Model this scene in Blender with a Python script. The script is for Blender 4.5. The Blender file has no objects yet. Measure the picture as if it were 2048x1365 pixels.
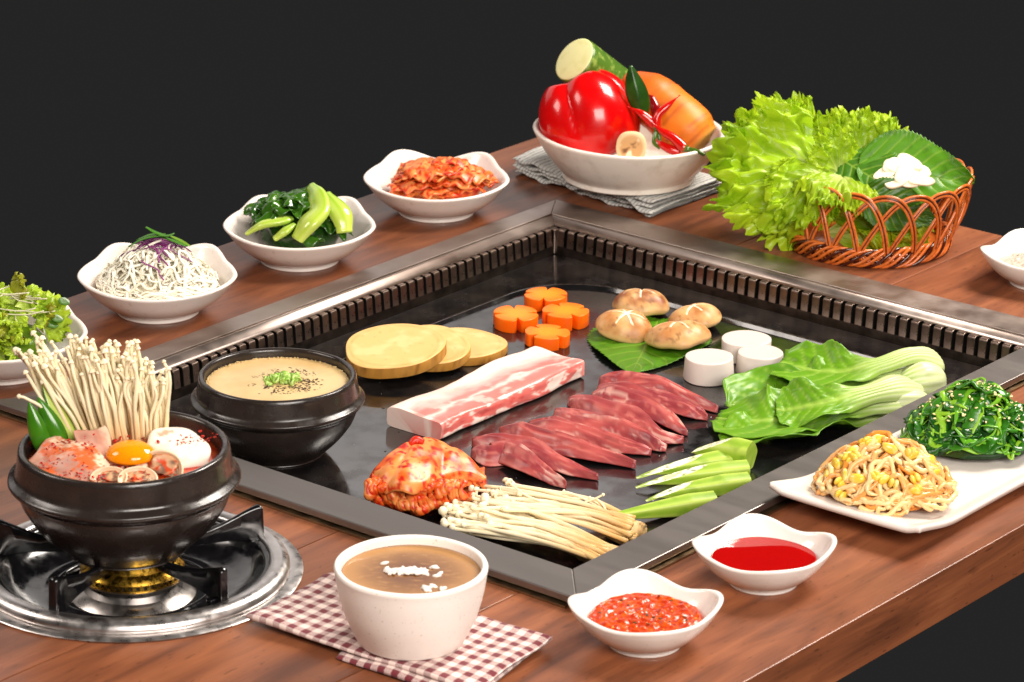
import bpy, math, random
from math import sin, cos, pi, radians, sqrt, atan2, exp, floor
from mathutils import Vector, Matrix, noise
V3 = Vector
SC = bpy.context.scene
COL = SC.collection

# ------------------------------------------------------------------ camera
F_PX, PITCH, ROLL, DIST = 7000.0, radians(19.85), radians(0.61), 322.0      # lengths in cm
FW = V3((0, cos(PITCH), -sin(PITCH)))
_r0, _u0 = V3((1, 0, 0)), V3((0, sin(PITCH), cos(PITCH)))
RT = cos(ROLL) * _r0 + sin(ROLL) * _u0
UP = -sin(ROLL) * _r0 + cos(ROLL) * _u0
CAM = -DIST * FW
cam_data = bpy.data.cameras.new('camera')
cam = bpy.data.objects.new('camera', cam_data)
COL.objects.link(cam)
m = Matrix((RT, UP, -FW)).transposed().to_4x4()
m.translation = CAM * 0.01
cam.matrix_world = m
cam_data.sensor_width = 36.0
cam_data.lens = F_PX / 2048 * 36.0
cam_data.clip_start, cam_data.clip_end = 0.05, 60
cam_data.dof.use_dof = True
cam_data.dof.focus_distance = 3.02
cam_data.dof.aperture_fstop = 18
SC.camera = cam

# ------------------------------------------------------------------ world and lamps (studio)
world = bpy.data.worlds.new('World')
SC.world = world
world.use_nodes = True
wb = world.node_tree.nodes['Background']
wb.inputs[0].default_value = (0.0194, 0.0190, 0.0190, 1)
wb.inputs[1].default_value = 1.0

def area(name, loc, target, sx, sy, power, color, spread=180):
    d = bpy.data.lights.new(name, 'AREA')
    d.shape = 'RECTANGLE'
    d.size, d.size_y = sx, sy
    d.energy = power
    d.color = color
    d.spread = radians(spread)
    o = bpy.data.objects.new(name, d)
    COL.objects.link(o)
    o.location = loc
    o.rotation_euler = (V3(target) - V3(loc)).to_track_quat('-Z', 'Y').to_euler()
    return o
area('key_softbox', (1.25, 0.65, 1.75), (0.0, -0.1, 0), 0.8, 0.8, 96, (1, 0.92, 0.83))
area('fill_softbox', (0.9, -2.7, 1.55), (0, -0.1, 0), 1.8, 1.2, 130, (1, 0.93, 0.86))
area('back_softbox', (-1.25, 2.3, 1.2), (-0.2, -0.2, 0), 3.2, 1.3, 15, (1, 0.93, 0.89))
area('left_softbox', (-2.0, -0.3, 1.6), (0, 0, 0), 0.9, 0.9, 30, (1, 0.9, 0.82))

SC.view_settings.view_transform = 'Standard'
SC.view_settings.look = 'None'
SC.view_settings.gamma = 1
SC.view_settings.exposure = -0.08
SC.view_settings.use_curve_mapping = False
SC.render.engine = 'CYCLES'
SC.cycles.use_denoising = True
SC.cycles.max_bounces = 8
SC.cycles.transparent_max_bounces = 8
SC.cycles.caustics_reflective = False
SC.cycles.caustics_refractive = False

# ------------------------------------------------------------------ photo pixel -> point on a level plane (cm)
def G(px, py, z=0.0):
    d = FW + (px - 1024) / F_PX * RT - (py - 682.5) / F_PX * UP
    return CAM + d * ((z - CAM.z) / d.z)
def PXCM(p):
    return F_PX / (V3(p) - CAM).dot(FW)
ANG = radians(51.0)                       # direction of the table's long side
NC = V3((4.7, -59.7, 0))                  # near corner of the grill on the table
EA, EB = V3((cos(ANG), sin(ANG), 0)), V3((-sin(ANG), cos(ANG), 0))
def T(u, v, z=0.0):
    return NC + u * EA + v * EB + V3((0, 0, z))

# ------------------------------------------------------------------ object helpers (all lengths in cm)
def S(c):                                  # sRGB 0-255 -> linear
    return tuple(((x / 255 + 0.055) / 1.055) ** 2.4 if x > 10 else x / 255 / 12.92 for x in c)
def thing(name, label, cat, loc=(0, 0, 0), rotz=0, group=None):
    o = bpy.data.objects.new(name, None)
    o.empty_display_size = 0.02
    COL.objects.link(o)
    o.location = V3(loc) * 0.01
    o.rotation_euler = (0, 0, rotz)
    o['label'] = label
    o['category'] = cat
    if group:
        o['group'] = group
    return o
def mk(name, V, F, mat, parent=None, world=False, loc=(0, 0, 0), smooth=True, sharp=None,
       cols=None, uvs=None, thick=None, bevel=None, sub=0, offset=0.0):
    if world and parent is not None:
        o0 = parent.location * 100
        if parent.parent is not None:
            o0 = o0 + parent.parent.location * 100
        V = [V3(p) - o0 for p in V]
    me = bpy.data.meshes.new(name)
    me.from_pydata([(p[0] * .01, p[1] * .01, p[2] * .01) for p in V], [], F)
    if smooth:
        me.polygons.foreach_set('use_smooth', [True] * len(me.polygons))
        if sharp:
            me.set_sharp_from_angle(angle=radians(sharp))
    if cols is not None:
        at = me.color_attributes.new('Col', 'FLOAT_COLOR', 'POINT')
        buf = []
        for c in cols:
            buf.extend((c[0], c[1], c[2], 1.0))
        at.data.foreach_set('color', buf)
    if uvs is not None:
        ul = me.uv_layers.new(name='UVMap')
        buf = []
        for l in me.loops:
            buf.extend(uvs[l.vertex_index])
        ul.data.foreach_set('uv', buf)
    me.materials.append(mat)
    o = bpy.data.objects.new(name, me)
    COL.objects.link(o)
    if parent is not None:
        o.parent = parent
    o.location = V3(loc) * 0.01
    if thick:
        md = o.modifiers.new('thickness', 'SOLIDIFY')
        md.thickness = thick * .01
        md.offset = offset
    if bevel:
        md = o.modifiers.new('bevel', 'BEVEL')
        md.width = bevel * .01
        md.segments = 2
        md.limit_method = 'ANGLE'
        md.angle_limit = radians(40)
    if sub:
        md = o.modifiers.new('sub', 'SUBSURF')
        md.levels = md.render_levels = sub
    return o
def tag(o, label, cat, group=None):
    o['label'] = label
    o['category'] = cat
    if group:
        o['group'] = group
    return o
def rebase(o, loc):                        # give a one-mesh thing its origin at its base
    loc = V3(loc) * .01
    o.data.transform(Matrix.Translation(-loc))
    o.location = loc
    return o
def dup(o, parent=None):
    c = o.copy()
    COL.objects.link(c)
    c.parent = parent
    return c

# ------------------------------------------------------------------ shapes
def lathe(prof, n=64, cx=0, cy=0, cz=0, closed=False):
    V, F = [], []
    k = len(prof)
    for r, z in prof:
        for j in range(n):
            a = 2 * pi * j / n
            V.append((cx + r * cos(a), cy + r * sin(a), cz + z))
    for i in range(k - 1 if not closed else k):
        i2 = (i + 1) % k
        for j in range(n):
            j2 = (j + 1) % n
            F.append((i * n + j, i * n + j2, i2 * n + j2, i2 * n + j))
    if not closed:
        if prof[0][0] > 0.001:
            F.append(tuple(reversed(range(n))))
        if prof[-1][0] > 0.001:
            F.append(tuple(range((k - 1) * n, k * n)))
    return V, F
def smoothprof(P, per=6):                  # Catmull-Rom through profile points
    return [(p[0], p[1]) for p in spline([V3((a, b, 0)) for a, b in P], per)]
def spline(P, per=6):
    P = [V3(p) for p in P]
    if len(P) < 3:
        return [P[0].lerp(P[-1], i / per) for i in range(per + 1)]
    out = []
    for i in range(len(P) - 1):
        p0 = P[i - 1] if i else P[0] * 2 - P[1]
        p1, p2 = P[i], P[i + 1]
        p3 = P[i + 2] if i + 2 < len(P) else P[i + 1] * 2 - P[i]
        for k in range(per):
            t = k / per
            out.append(0.5 * ((2 * p1) + (p2 - p0) * t + (2 * p0 - 5 * p1 + 4 * p2 - p3) * t * t + (3 * p1 - p0 - 3 * p2 + p3) * t ** 3))
    out.append(P[-1])
    return out
def interp(K, t):                          # piecewise smooth keys [(t, v), ...]
    if t <= K[0][0]:
        return K[0][1]
    for (a, x), (b, y) in zip(K, K[1:]):
        if t <= b:
            s = (t - a) / (b - a)
            s = s * s * (3 - 2 * s)
            return x + (y - x) * s
    return K[-1][1]
def tube(P, R, n=8, flat=1.0, closed=False, up=None):
    V, F = [], []
    m_ = len(P)
    if not isinstance(R, (list, tuple)):
        R = [R] * m_
    nrm = None
    for i, p in enumerate(P):
        if closed:
            t = (P[(i + 1) % m_] - P[i - 1])
        else:
            t = P[min(i + 1, m_ - 1)] - P[max(i - 1, 0)]
        t = t.normalized() if t.length > 1e-9 else V3((0, 0, 1))
        if up is not None:
            nrm = V3(up) - t * V3(up).dot(t)
        elif nrm is None:
            q = V3((0, 0, 1)) if abs(t.z) < .9 else V3((1, 0, 0))
            nrm = q - t * q.dot(t)
        else:
            nrm = nrm - t * nrm.dot(t)
        nrm = nrm.normalized() if nrm.length > 1e-9 else t.orthogonal().normalized()
        b = t.cross(nrm)
        for j in range(n):
            a = 2 * pi * j / n
            V.append(p + R[i] * (cos(a) * b + sin(a) * flat * nrm))
    for i in range(m_ if closed else m_ - 1):
        i2 = (i + 1) % m_
        for j in range(n):
            j2 = (j + 1) % n
            F.append((i * n + j, i * n + j2, i2 * n + j2, i2 * n + j))
    if not closed:
        F.append(tuple(reversed(range(n))))
        F.append(tuple(range((m_ - 1) * n, m_ * n)))
    return V, F
def grid(fn, nu, nv, wu=False, wv=False):
    V, F, UV = [], [], []
    for i in range(nu):
        for j in range(nv):
            u = i / (nu if wu else nu - 1)
            v = j / (nv if wv else nv - 1)
            V.append(fn(u, v))
            UV.append((u, v))
    for i in range(nu if wu else nu - 1):
        i2 = (i + 1) % nu
        for j in range(nv if wv else nv - 1):
            j2 = (j + 1) % nv
            F.append((i * nv + j, i2 * nv + j, i2 * nv + j2, i * nv + j2))
    return V, F, UV
def sphere(fn, nu=24, nv=16):              # fn(direction) -> point
    V, F = [], []
    V.append(fn(V3((0, 0, -1))))
    for i in range(1, nv):
        ph = -pi / 2 + pi * i / nv
        for j in range(nu):
            a = 2 * pi * j / nu
            V.append(fn(V3((cos(ph) * cos(a), cos(ph) * sin(a), sin(ph)))))
    V.append(fn(V3((0, 0, 1))))
    for j in range(nu):
        F.append((0, 1 + (j + 1) % nu, 1 + j))
    for i in range(nv - 2):
        for j in range(nu):
            a, b = 1 + i * nu + j, 1 + i * nu + (j + 1) % nu
            F.append((a, b, b + nu, a + nu))
    top, base = len(V) - 1, 1 + (nv - 2) * nu
    for j in range(nu):
        F.append((top, base + j, base + (j + 1) % nu))
    return V, F
def extrude(P, z0, z1):                    # closed outline [(x, y)] counter-clockwise
    n = len(P)
    V = [(x, y, z0) for x, y in P] + [(x, y, z1) for x, y in P]
    F = [tuple(reversed(range(n))), tuple(range(n, 2 * n))]
    F += [(i, (i + 1) % n, n + (i + 1) % n, n + i) for i in range(n)]
    return V, F
def box(x0, x1, y0, y1, z0, z1):
    return extrude([(x0, y0), (x1, y0), (x1, y1), (x0, y1)], z0, z1)
def join(*parts):
    V, F = [], []
    for v, f in parts:
        o = len(V)
        V += list(v)
        F += [tuple(i + o for i in q) for q in f]
    return V, F
def slab(outline, z0, z1, r=0.15, rings=3, inset_top=0.0, seg=3, jitter=0.0, dome=0.0):
    """A thick slice with rounded edges: outline [(x, y)] around its centre, filled with rings."""
    n = len(outline)
    cx = sum(p[0] for p in outline) / n
    cy = sum(p[1] for p in outline) / n
    V, F = [], []
    prof = []
    for k in range(seg + 1):
        a = pi / 2 * k / seg
        prof.append((r * (1 - sin(a)) , z0 + r * (1 - cos(a))))
    for k in range(seg + 1):
        a = pi / 2 * k / seg
        prof.append((inset_top + r * (1 - cos(a)), z1 - r * (1 - sin(a))))
    for ins, z in prof:
        for x, y in outline:
            d = sqrt((x - cx) ** 2 + (y - cy) ** 2)
            s = max(0, (d - ins) / d)
            V.append((cx + (x - cx) * s, cy + (y - cy) * s, z))
    for i in range(len(prof) - 1):
        for j in range(n):
            j2 = (j + 1) % n
            F.append((i * n + j, i * n + j2, (i + 1) * n + j2, (i + 1) * n + j))
    base = (len(prof) - 1) * n
    last = base
    for q in range(1, rings):
        s = 1 - q / rings
        nb = len(V)
        for j in range(n):
            x, y, z = V[base + j]
            V.append((cx + (x - cx) * s, cy + (y - cy) * s, z + dome * (1 - s * s)))
        for j in range(n):
            j2 = (j + 1) % n
            F.append((last + j, last + j2, nb + j2, nb + j))
        last = nb
    V.append((cx, cy, z1 + dome))
    c = len(V) - 1
    for j in range(n):
        F.append((last + j, last + (j + 1) % n, c))
    F.append(tuple(reversed(range(n))))
    return V, F
def nz(p, s=1.0, seed=0.0):
    return noise.noise(V3((p[0] * s + seed, p[1] * s - seed * 1.7, p[2] * s + seed * .6)))
def fbm(p, s=1.0, seed=0.0, o=3):
    t, a, q = 0, 1, s
    for k in range(o):
        t += a * nz(p, q, seed + 13.7 * k)
        a *= .5
        q *= 2.1
    return t
def mix(a, b, t):
    t = max(0, min(1, t))
    return tuple(x + (y - x) * t for x, y in zip(a, b))
def sstep(a, b, x):
    t = max(0, min(1, (x - a) / (b - a)))
    return t * t * (3 - 2 * t)

# ------------------------------------------------------------------ materials
def nd(nt, t, **kw):
    n = nt.nodes.new(t)
    for k, v in kw.items():
        setattr(n, k, v)
    return n
def M(name, col=(0.5, 0.5, 0.5), rough=0.5, metal=0.0, spec=0.5, sss=0.0, rad=(1, .4, .2), srad=0.3, coat=0.0, coatr=0.1,
      var=None, var2=None, bump=None, bump2=None, vcol=False, trans=0.0, rvar=None, ior=1.45, stretch=None, transmission=0, rnd=0.0, sheen=0):
    """var = (colour, noise scale per metre, low, high); bump = (scale, strength, distance in cm)."""
    ma = bpy.data.materials.new(name)
    ma.use_nodes = True
    nt = ma.node_tree
    L = nt.links
    P = nt.nodes['Principled BSDF']
    P.inputs['Roughness'].default_value = rough
    P.inputs['Metallic'].default_value = metal
    P.inputs['Specular IOR Level'].default_value = spec
    P.inputs['IOR'].default_value = ior
    if coat:
        P.inputs['Coat Weight'].default_value = coat
        P.inputs['Coat Roughness'].default_value = coatr
    if sheen:
        P.inputs['Sheen Weight'].default_value = sheen
    if transmission:
        P.inputs['Transmission Weight'].default_value = transmission
    if sss:
        P.inputs['Subsurface Weight'].default_value = sss
        P.inputs['Subsurface Radius'].default_value = rad
        P.inputs['Subsurface Scale'].default_value = srad * .01
    tc = nd(nt, 'ShaderNodeTexCoord')
    vec = tc.outputs['Object']
    if stretch:
        mp = nd(nt, 'ShaderNodeMapping')
        mp.inputs['Scale'].default_value = stretch
        L.new(vec, mp.inputs[0])
        vec = mp.outputs[0]
    if rnd:                                   # each copy samples its own patch of the noise
        oi = nd(nt, 'ShaderNodeObjectInfo')
        ad = nd(nt, 'ShaderNodeVectorMath', operation='MULTIPLY_ADD')
        L.new(oi.outputs['Random'], ad.inputs[0])
        ad.inputs[1].default_value = (7.3, 3.1, 5.7)
        L.new(vec, ad.inputs[2])
        vec = ad.outputs[0]
    def tex(scale, detail=4, rough_=0.55, dist=0.0):
        t = nd(nt, 'ShaderNodeTexNoise')
        t.inputs['Scale'].default_value = scale
        t.inputs['Detail'].default_value = detail
        t.inputs['Roughness'].default_value = rough_
        t.inputs['Distortion'].default_value = dist
        L.new(vec, t.inputs['Vector'])
        return t.outputs['Fac']
    if vcol:
        a = nd(nt, 'ShaderNodeAttribute', attribute_name='Col')
        c = a.outputs['Color']
    else:
        r = nd(nt, 'ShaderNodeRGB')
        r.outputs[0].default_value = (*col, 1)
        c = r.outputs[0]
    for v in (var, var2):
        if v:
            mr = nd(nt, 'ShaderNodeMapRange')
            mr.inputs['From Min'].default_value = v[2]
            mr.inputs['From Max'].default_value = v[3]
            L.new(tex(v[1], 5), mr.inputs['Value'])
            mx = nd(nt, 'ShaderNodeMix', data_type='RGBA')
            L.new(mr.outputs[0], mx.inputs[0])
            L.new(c, mx.inputs[6])
            mx.inputs[7].default_value = (*v[0], 1)
            c = mx.outputs[2]
    if rnd:
        hs = nd(nt, 'ShaderNodeHueSaturation')
        mr = nd(nt, 'ShaderNodeMapRange')
        mr.inputs['To Min'].default_value = 1 - rnd
        mr.inputs['To Max'].default_value = 1 + rnd
        L.new(oi.outputs['Random'], mr.inputs['Value'])
        L.new(mr.outputs[0], hs.inputs['Value'])
        L.new(c, hs.inputs['Color'])
        c = hs.outputs[0]
    L.new(c, P.inputs['Base Color'])
    if rvar:
        mr = nd(nt, 'ShaderNodeMapRange')
        mr.inputs['From Min'].default_value = .35
        mr.inputs['From Max'].default_value = .65
        mr.inputs['To Min'].default_value = rvar[1]
        mr.inputs['To Max'].default_value = rvar[2]
        L.new(tex(rvar[0], 4), mr.inputs['Value'])
        L.new(mr.outputs[0], P.inputs['Roughness'])
    prev = None
    for b in (bump, bump2):
        if b:
            bp = nd(nt, 'ShaderNodeBump')
            bp.inputs['Strength'].default_value = b[1]
            bp.inputs['Distance'].default_value = b[2] * .01
            L.new(tex(b[0], 4), bp.inputs['Height'])
            if prev:
                L.new(prev, bp.inputs['Normal'])
            prev = bp.outputs[0]
    if prev:
        L.new(prev, P.inputs['Normal'])
    if trans:                                  # thin leaf: light passes through
        tr = nd(nt, 'ShaderNodeBsdfTranslucent')
        L.new(c, tr.inputs['Color'])
        if prev:
            L.new(prev, tr.inputs['Normal'])
        ms = nd(nt, 'ShaderNodeMixShader')
        ms.inputs[0].default_value = trans
        L.new(P.outputs[0], ms.inputs[1])
        L.new(tr.outputs[0], ms.inputs[2])
        L.new(ms.outputs[0], nt.nodes['Material Output'].inputs['Surface'])
    return ma

m_steel = M('brushed_steel', S((186, 172, 164)), .4, 1.0, var=(S((150, 134, 124)), 9, .3, .75), rvar=(25, .34, .5), bump=(400, .04, .02), stretch=(1, 1, 1))
m_slat = M('slotted_steel', S((146, 128, 117)), .32, 1.0, var=(S((98, 82, 73)), 60, .35, .75), rvar=(80, .24, .42))
m_bar = M('dark_steel', S((142, 136, 132)), .45, 1.0, var=(S((132, 125, 121)), 14, .3, .7), rvar=(60, .42, .48), bump=(700, .04, .02), stretch=(1, .15, 1))
m_plate = M('black_plate', S((16, 15, 16)), .1, 0.0, spec=.75, var=(S((40, 34, 31)), 22, .45, .75), rvar=(34, .05, .3), bump=(900, .02, .01), coat=.3, coatr=.05)
m_dark = M('dark_cavity', S((14, 12, 11)), .6)
m_stone = M('black_glaze', S((40, 33, 30)), .25, spec=.6, var=(S((50, 40, 35)), 45, .5, .8), rvar=(70, .16, .36), bump=(180, .12, .06))
m_castiron = M('black_enamel', S((16, 15, 17)), .13, spec=.7, rvar=(120, .07, .25), bump=(260, .1, .03))
m_chrome = M('stove_steel', S((216, 211, 208)), .3, 1.0, var=(S((180, 172, 168)), 40, .4, .8), rvar=(90, .26, .42))
m_brass = M('brass', S((214, 168, 66)), .26, 1.0, var=(S((150, 105, 30)), 160, .45, .75), rvar=(200, .16, .4))
m_ceramic = M('white_ceramic', S((230, 219, 211)), .22, spec=.5, var=(S((212, 194, 182)), 160, .62, .74), coat=.35, coatr=.06, bump=(60, .05, .08), sss=.08, rad=(1, .8, .6), srad=.3)
m_speckle = M('speckled_ceramic', S((228, 220, 211)), .2, var=(S((176, 166, 156)), 420, .64, .72), var2=(S((236, 230, 224)), 30, .4, .7), coat=.4, coatr=.05, bump=(80, .04, .06))
m_cup = M('matt_speckled_ceramic', S((238, 230, 222)), .42, var=(S((196, 180, 164)), 500, .63, .72), bump=(300, .05, .03))
m_platec = M('ribbed_ceramic', S((226, 217, 209)), .3, var=(S((204, 193, 182)), 300, .62, .74), coat=.25, coatr=.1, stretch=(.25, 1, 1), bump=(420, .08, .05))
m_veg_bowl = M('stoneware', S((234, 224, 213)), .35, var=(S((208, 194, 178)), 60, .5, .8), bump=(150, .1, .05), coat=.2)

def wood_material():
    ma = bpy.data.materials.new('stained_wood')
    ma.use_nodes = True
    nt = ma.node_tree
    L = nt.links
    P = nt.nodes['Principled BSDF']
    tc = nd(nt, 'ShaderNodeTexCoord')
    oi = nd(nt, 'ShaderNodeObjectInfo')
    ad = nd(nt, 'ShaderNodeVectorMath', operation='MULTIPLY_ADD')
    L.new(oi.outputs['Random'], ad.inputs[0])
    ad.inputs[1].default_value = (9.3, 4.1, 2.7)
    L.new(tc.outputs['Object'], ad.inputs[2])
    def tex(scl, scale, detail, dist=0.0):
        mp = nd(nt, 'ShaderNodeMapping')
        mp.inputs['Scale'].default_value = scl
        L.new(ad.outputs[0], mp.inputs[0])
        t = nd(nt, 'ShaderNodeTexNoise')
        t.inputs['Scale'].default_value = scale
        t.inputs['Detail'].default_value = detail
        t.inputs['Distortion'].default_value = dist
        L.new(mp.outputs[0], t.inputs['Vector'])
        return t.outputs['Fac']
    grain = tex((.16, 1, 1), 42, 7, .8)
    fine = tex((.02, 1, 1), 420, 4)
    blot = tex((.5, 1, 1), 7, 4)
    rp = nd(nt, 'ShaderNodeValToRGB')
    e = rp.color_ramp.elements
    e[0].position, e[0].color = .28, (*S((88, 50, 32)), 1)
    e[1].position, e[1].color = .78, (*S((152, 92, 58)), 1)
    k = e.new(.5)
    k.color = (*S((122, 70, 44)), 1)
    mr = nd(nt, 'ShaderNodeMath', operation='MULTIPLY_ADD')
    L.new(fine, mr.inputs[0])
    mr.inputs[1].default_value = .22
    L.new(grain, mr.inputs[2])
    m2 = nd(nt, 'ShaderNodeMath', operation='MULTIPLY_ADD')
    L.new(blot, m2.inputs[0])
    m2.inputs[1].default_value = .3
    L.new(mr.outputs[0], m2.inputs[2])
    m3 = nd(nt, 'ShaderNodeMath', operation='SUBTRACT')
    L.new(m2.outputs[0], m3.inputs[0])
    m3.inputs[1].default_value = .24
    L.new(m3.outputs[0], rp.inputs[0])
    hs = nd(nt, 'ShaderNodeHueSaturation')
    rr = nd(nt, 'ShaderNodeMapRange')
    rr.inputs['To Min'].default_value, rr.inputs['To Max'].default_value = .74, 1.12
    L.new(oi.outputs['Random'], rr.inputs['Value'])
    L.new(rr.outputs[0], hs.inputs['Value'])
    L.new(rp.outputs[0], hs.inputs['Color'])
    # dark scuffs and knots of the worn top
    kn = nd(nt, 'ShaderNodeMapRange')
    kn.inputs['From Min'].default_value, kn.inputs['From Max'].default_value = .68, .76
    L.new(tex((.35, 1, 1), 38, 3), kn.inputs['Value'])
    mx = nd(nt, 'ShaderNodeMix', data_type='RGBA')
    L.new(kn.outputs[0], mx.inputs[0])
    L.new(hs.outputs[0], mx.inputs[6])
    mx.inputs[7].default_value = (*S((58, 28, 18)), 1)
    fl = nd(nt, 'ShaderNodeMapRange')
    fl.inputs['From Min'].default_value, fl.inputs['From Max'].default_value = .66, .72
    L.new(tex((.25, 1, 1), 330, 2), fl.inputs['Value'])
    m5 = nd(nt, 'ShaderNodeMath', operation='MULTIPLY')
    L.new(fl.outputs[0], m5.inputs[0])
    m5.inputs[1].default_value = .55
    mx2 = nd(nt, 'ShaderNodeMix', data_type='RGBA')
    L.new(m5.outputs[0], mx2.inputs[0])
    L.new(mx.outputs[2], mx2.inputs[6])
    mx2.inputs[7].default_value = (*S((50, 26, 16)), 1)
    L.new(mx2.outputs[2], P.inputs['Base Color'])
    ro = nd(nt, 'ShaderNodeMapRange')
    ro.inputs['From Min'].default_value, ro.inputs['From Max'].default_value = .3, .7
    ro.inputs['To Min'].default_value, ro.inputs['To Max'].default_value = .3, .46
    L.new(blot, ro.inputs['Value'])
    L.new(ro.outputs[0], P.inputs['Roughness'])
    P.inputs['Specular IOR Level'].default_value = .45
    bp = nd(nt, 'ShaderNodeBump')
    bp.inputs['Strength'].default_value = .12
    bp.inputs['Distance'].default_value = .0006
    L.new(mr.outputs[0], bp.inputs['Height'])
    L.new(bp.outputs[0], P.inputs['Normal'])
    return ma
m_wood = wood_material()

# ------------------------------------------------------------------ table: boards along its length, cut round the grill
table = thing('dining_table', 'reddish brown wooden table top with a grill let into it', 'table', T(0, 0, 0), ANG)
U0, U1, GU0, GU1, GV0, GV1 = -80, 100, .5, 78.2, 0.1, 64.0
g_ = .055
def board(pts, name='board'):
    V, F = extrude(pts, -4.4, 0)
    return mk(name, V, F, m_wood, table, bevel=.07, smooth=False)
board([(U0, -17.6), (U1, -17.6), (U1, 4.9 - g_), (GU1, 4.9 - g_), (GU1, GV0), (GU0, GV0), (GU0, 4.9 - g_), (U0, 4.9 - g_)])
for a, b in ((4.9, 23.5), (23.5, 39.1), (39.1, 42.1)):
    board([(U0, a + g_), (GU0, a + g_), (GU0, b - g_), (U0, b - g_)])
    board([(GU1, a + g_), (U1, a + g_), (U1, b - g_), (GU1, b - g_)])
board([(U0, 42.1 + g_), (GU0, 42.1 + g_), (GU0, GV1), (GU1, GV1), (GU1, 42.1 + g_), (U1, 42.1 + g_), (U1, 80.8), (U0, 80.8)])

# round cut-out for the burner
V, F = lathe([(11.35, -6), (11.35, 2)], 72)
ST = G(265, 1144, 0)
cutter = mk('cutter', V, F, m_wood, loc=ST, smooth=False)
bpy.context.view_layer.update()
for o in [c for c in table.children]:
    md = o.modifiers.new('hole', 'BOOLEAN')
    md.operation = 'DIFFERENCE'
    md.object = cutter
    md.solver = 'EXACT'
    o.modifiers.move(len(o.modifiers) - 1, 0)
bpy.context.view_layer.update()
dg = bpy.context.evaluated_depsgraph_get()
baked = [(o, bpy.data.meshes.new_from_object(o.evaluated_get(dg))) for o in table.children]
for o, me in baked:
    o.modifiers.clear()
    o.data = me
bpy.data.objects.remove(cutter)

# ------------------------------------------------------------------ grill
grill = thing('tabletop_grill', 'black griddle plate in a steel frame with slotted vent walls, let into the table', 'grill', T(0, 0, 0), ANG)
def gpart(name, V, F, mat, **kw):
    return mk(name, V, F, mat, grill, **kw)
# front bars with a mitred near corner, standing a little off the table
ZB0, ZB1 = .38, 1.0
V, F = extrude([(0, -.5), (4.2, 3.2), (4.2, 61.4), (0, 64.4)], ZB0, ZB1)
gpart('front_bar', V, F, m_bar, bevel=.09, smooth=False)
V, F = extrude([(.04, -.5), (79, -.5), (75, 3.2), (4.24, 3.2)], ZB0 + .002, ZB1 + .002)
gpart('front_bar', V, F, m_bar, bevel=.09, smooth=False)
V, F = join(box(.5, 4.1, 3.3, 61, -3.4, ZB0 - .01), box(.9, 74, .1, 3.1, -3.4, ZB0 - .01))
gpart('tray_wall', V, F, m_dark, smooth=False)
V, F = join(box(-.35, .6, .3, 64, .03, .2), box(0.3, 78, -.9, .0, .03, .2))
gpart('bar_glint_strip', V, F, M('warm_glint_steel', S((150, 124, 92)), .4, 1.0, rvar=(60, .3, .5)), smooth=False)  # warm reflection on the bars' sides painted as this strip's gold tone
# back flanges
V, F = extrude([(0.2, 64.4), (4.3, 61.8), (75, 61.8), (79, 64.4)], .03, .36)
gpart('flange', V, F, m_steel, bevel=.06, smooth=False)
V, F = extrude([(75.0, 61.77), (75.0, 3.3), (79, -.4), (79, 64.37)], .03, .362)
gpart('flange', V, F, m_steel, bevel=.06, smooth=False)
# sloping bands between flange and slotted wall
V, F, _ = grid(lambda u, v: V3((4.3 + u * 70.7 - (1.1 * v if u > .5 else 0) , 61.7 - 1.25 * v, .2 - .55 * v + .12 * sin(pi * v))), 2, 5)
gpart('band', V, F, m_steel, thick=.1)
V, F, _ = grid(lambda u, v: V3((74.9 - 1.15 * v, 61.6 - u * 58.3 - (1.25 * v if u < .5 else 0), .2 - .55 * v + .12 * sin(pi * v))), 2, 5)
gpart('band', V, F, m_steel, thick=.1)
# slotted walls: folded teeth with open slots, solid strip below
def slat_mesh(w):
    t = .1
    pr = [(.75, -.36), (.22, -.36), (.06, -.42), (0, -.58), (-.14, -2.3), (-.14 + t, -2.3), (t, -.62), (.12, -.5), (.24, -.46), (.75, -.46)]
    V, F = [], []
    n = len(pr)
    for x in (-w / 2, w / 2):
        for y, z in pr:
            V.append((x, y, z))
    F.append(tuple(range(n)))
    F.append(tuple(reversed(range(n, 2 * n))))
    for i in range(n):
        F.append((i, n + i, n + (i + 1) % n, (i + 1) % n))
    return V, F
PITCH_S = 1.25
sv, sf = slat_mesh(.84)
first = None
for side in (0, 1):
    n = 46 if side == 0 else 45
    for k in range(n):
        if side == 0:
            x, y, r = 72.3 - k * PITCH_S, 59.9, 0
        else:
            x, y, r = 73.2, 59.1 - k * PITCH_S, -pi / 2
        if first is None:
            first = gpart('slat', sv, sf, m_slat, bevel=.06, smooth=False)
            o = first
        else:
            o = dup(first, grill)
        o.location = (x * .01, y * .01, 0)
        o.rotation_euler = (0, 0, r)
m_strip = M('shaded_steel', S((70, 60, 54)), .4, .9, var=(S((34, 28, 25)), 70, .35, .7))  # shadow below the slots is put into the strip's darkened colour
def strip(p, q, into):
    d = V3(into)
    pr = [(-.13, -2.15), (-.24, -2.98), (-.24 + .1, -2.98), (-.03, -2.15)]
    V = [tuple(V3(e) + d * a + V3((0, 0, z))) for e in (p, q) for a, z in pr]
    F = [(0, 1, 2, 3), (7, 6, 5, 4)] + [(i, 4 + i, 4 + (i + 1) % 4, (i + 1) % 4) for i in range(4)]
    return V, F
V, F = strip((73.0, 59.9, 0), (4.3, 59.9, 0), (0, 1, 0))
gpart('wall_strip', V, F, m_strip, smooth=False)
V, F = strip((73.2, 3.3, 0), (73.2, 59.8, 0), (1, 0, 0))
gpart('wall_strip', V, F, m_strip, smooth=False)
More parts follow.
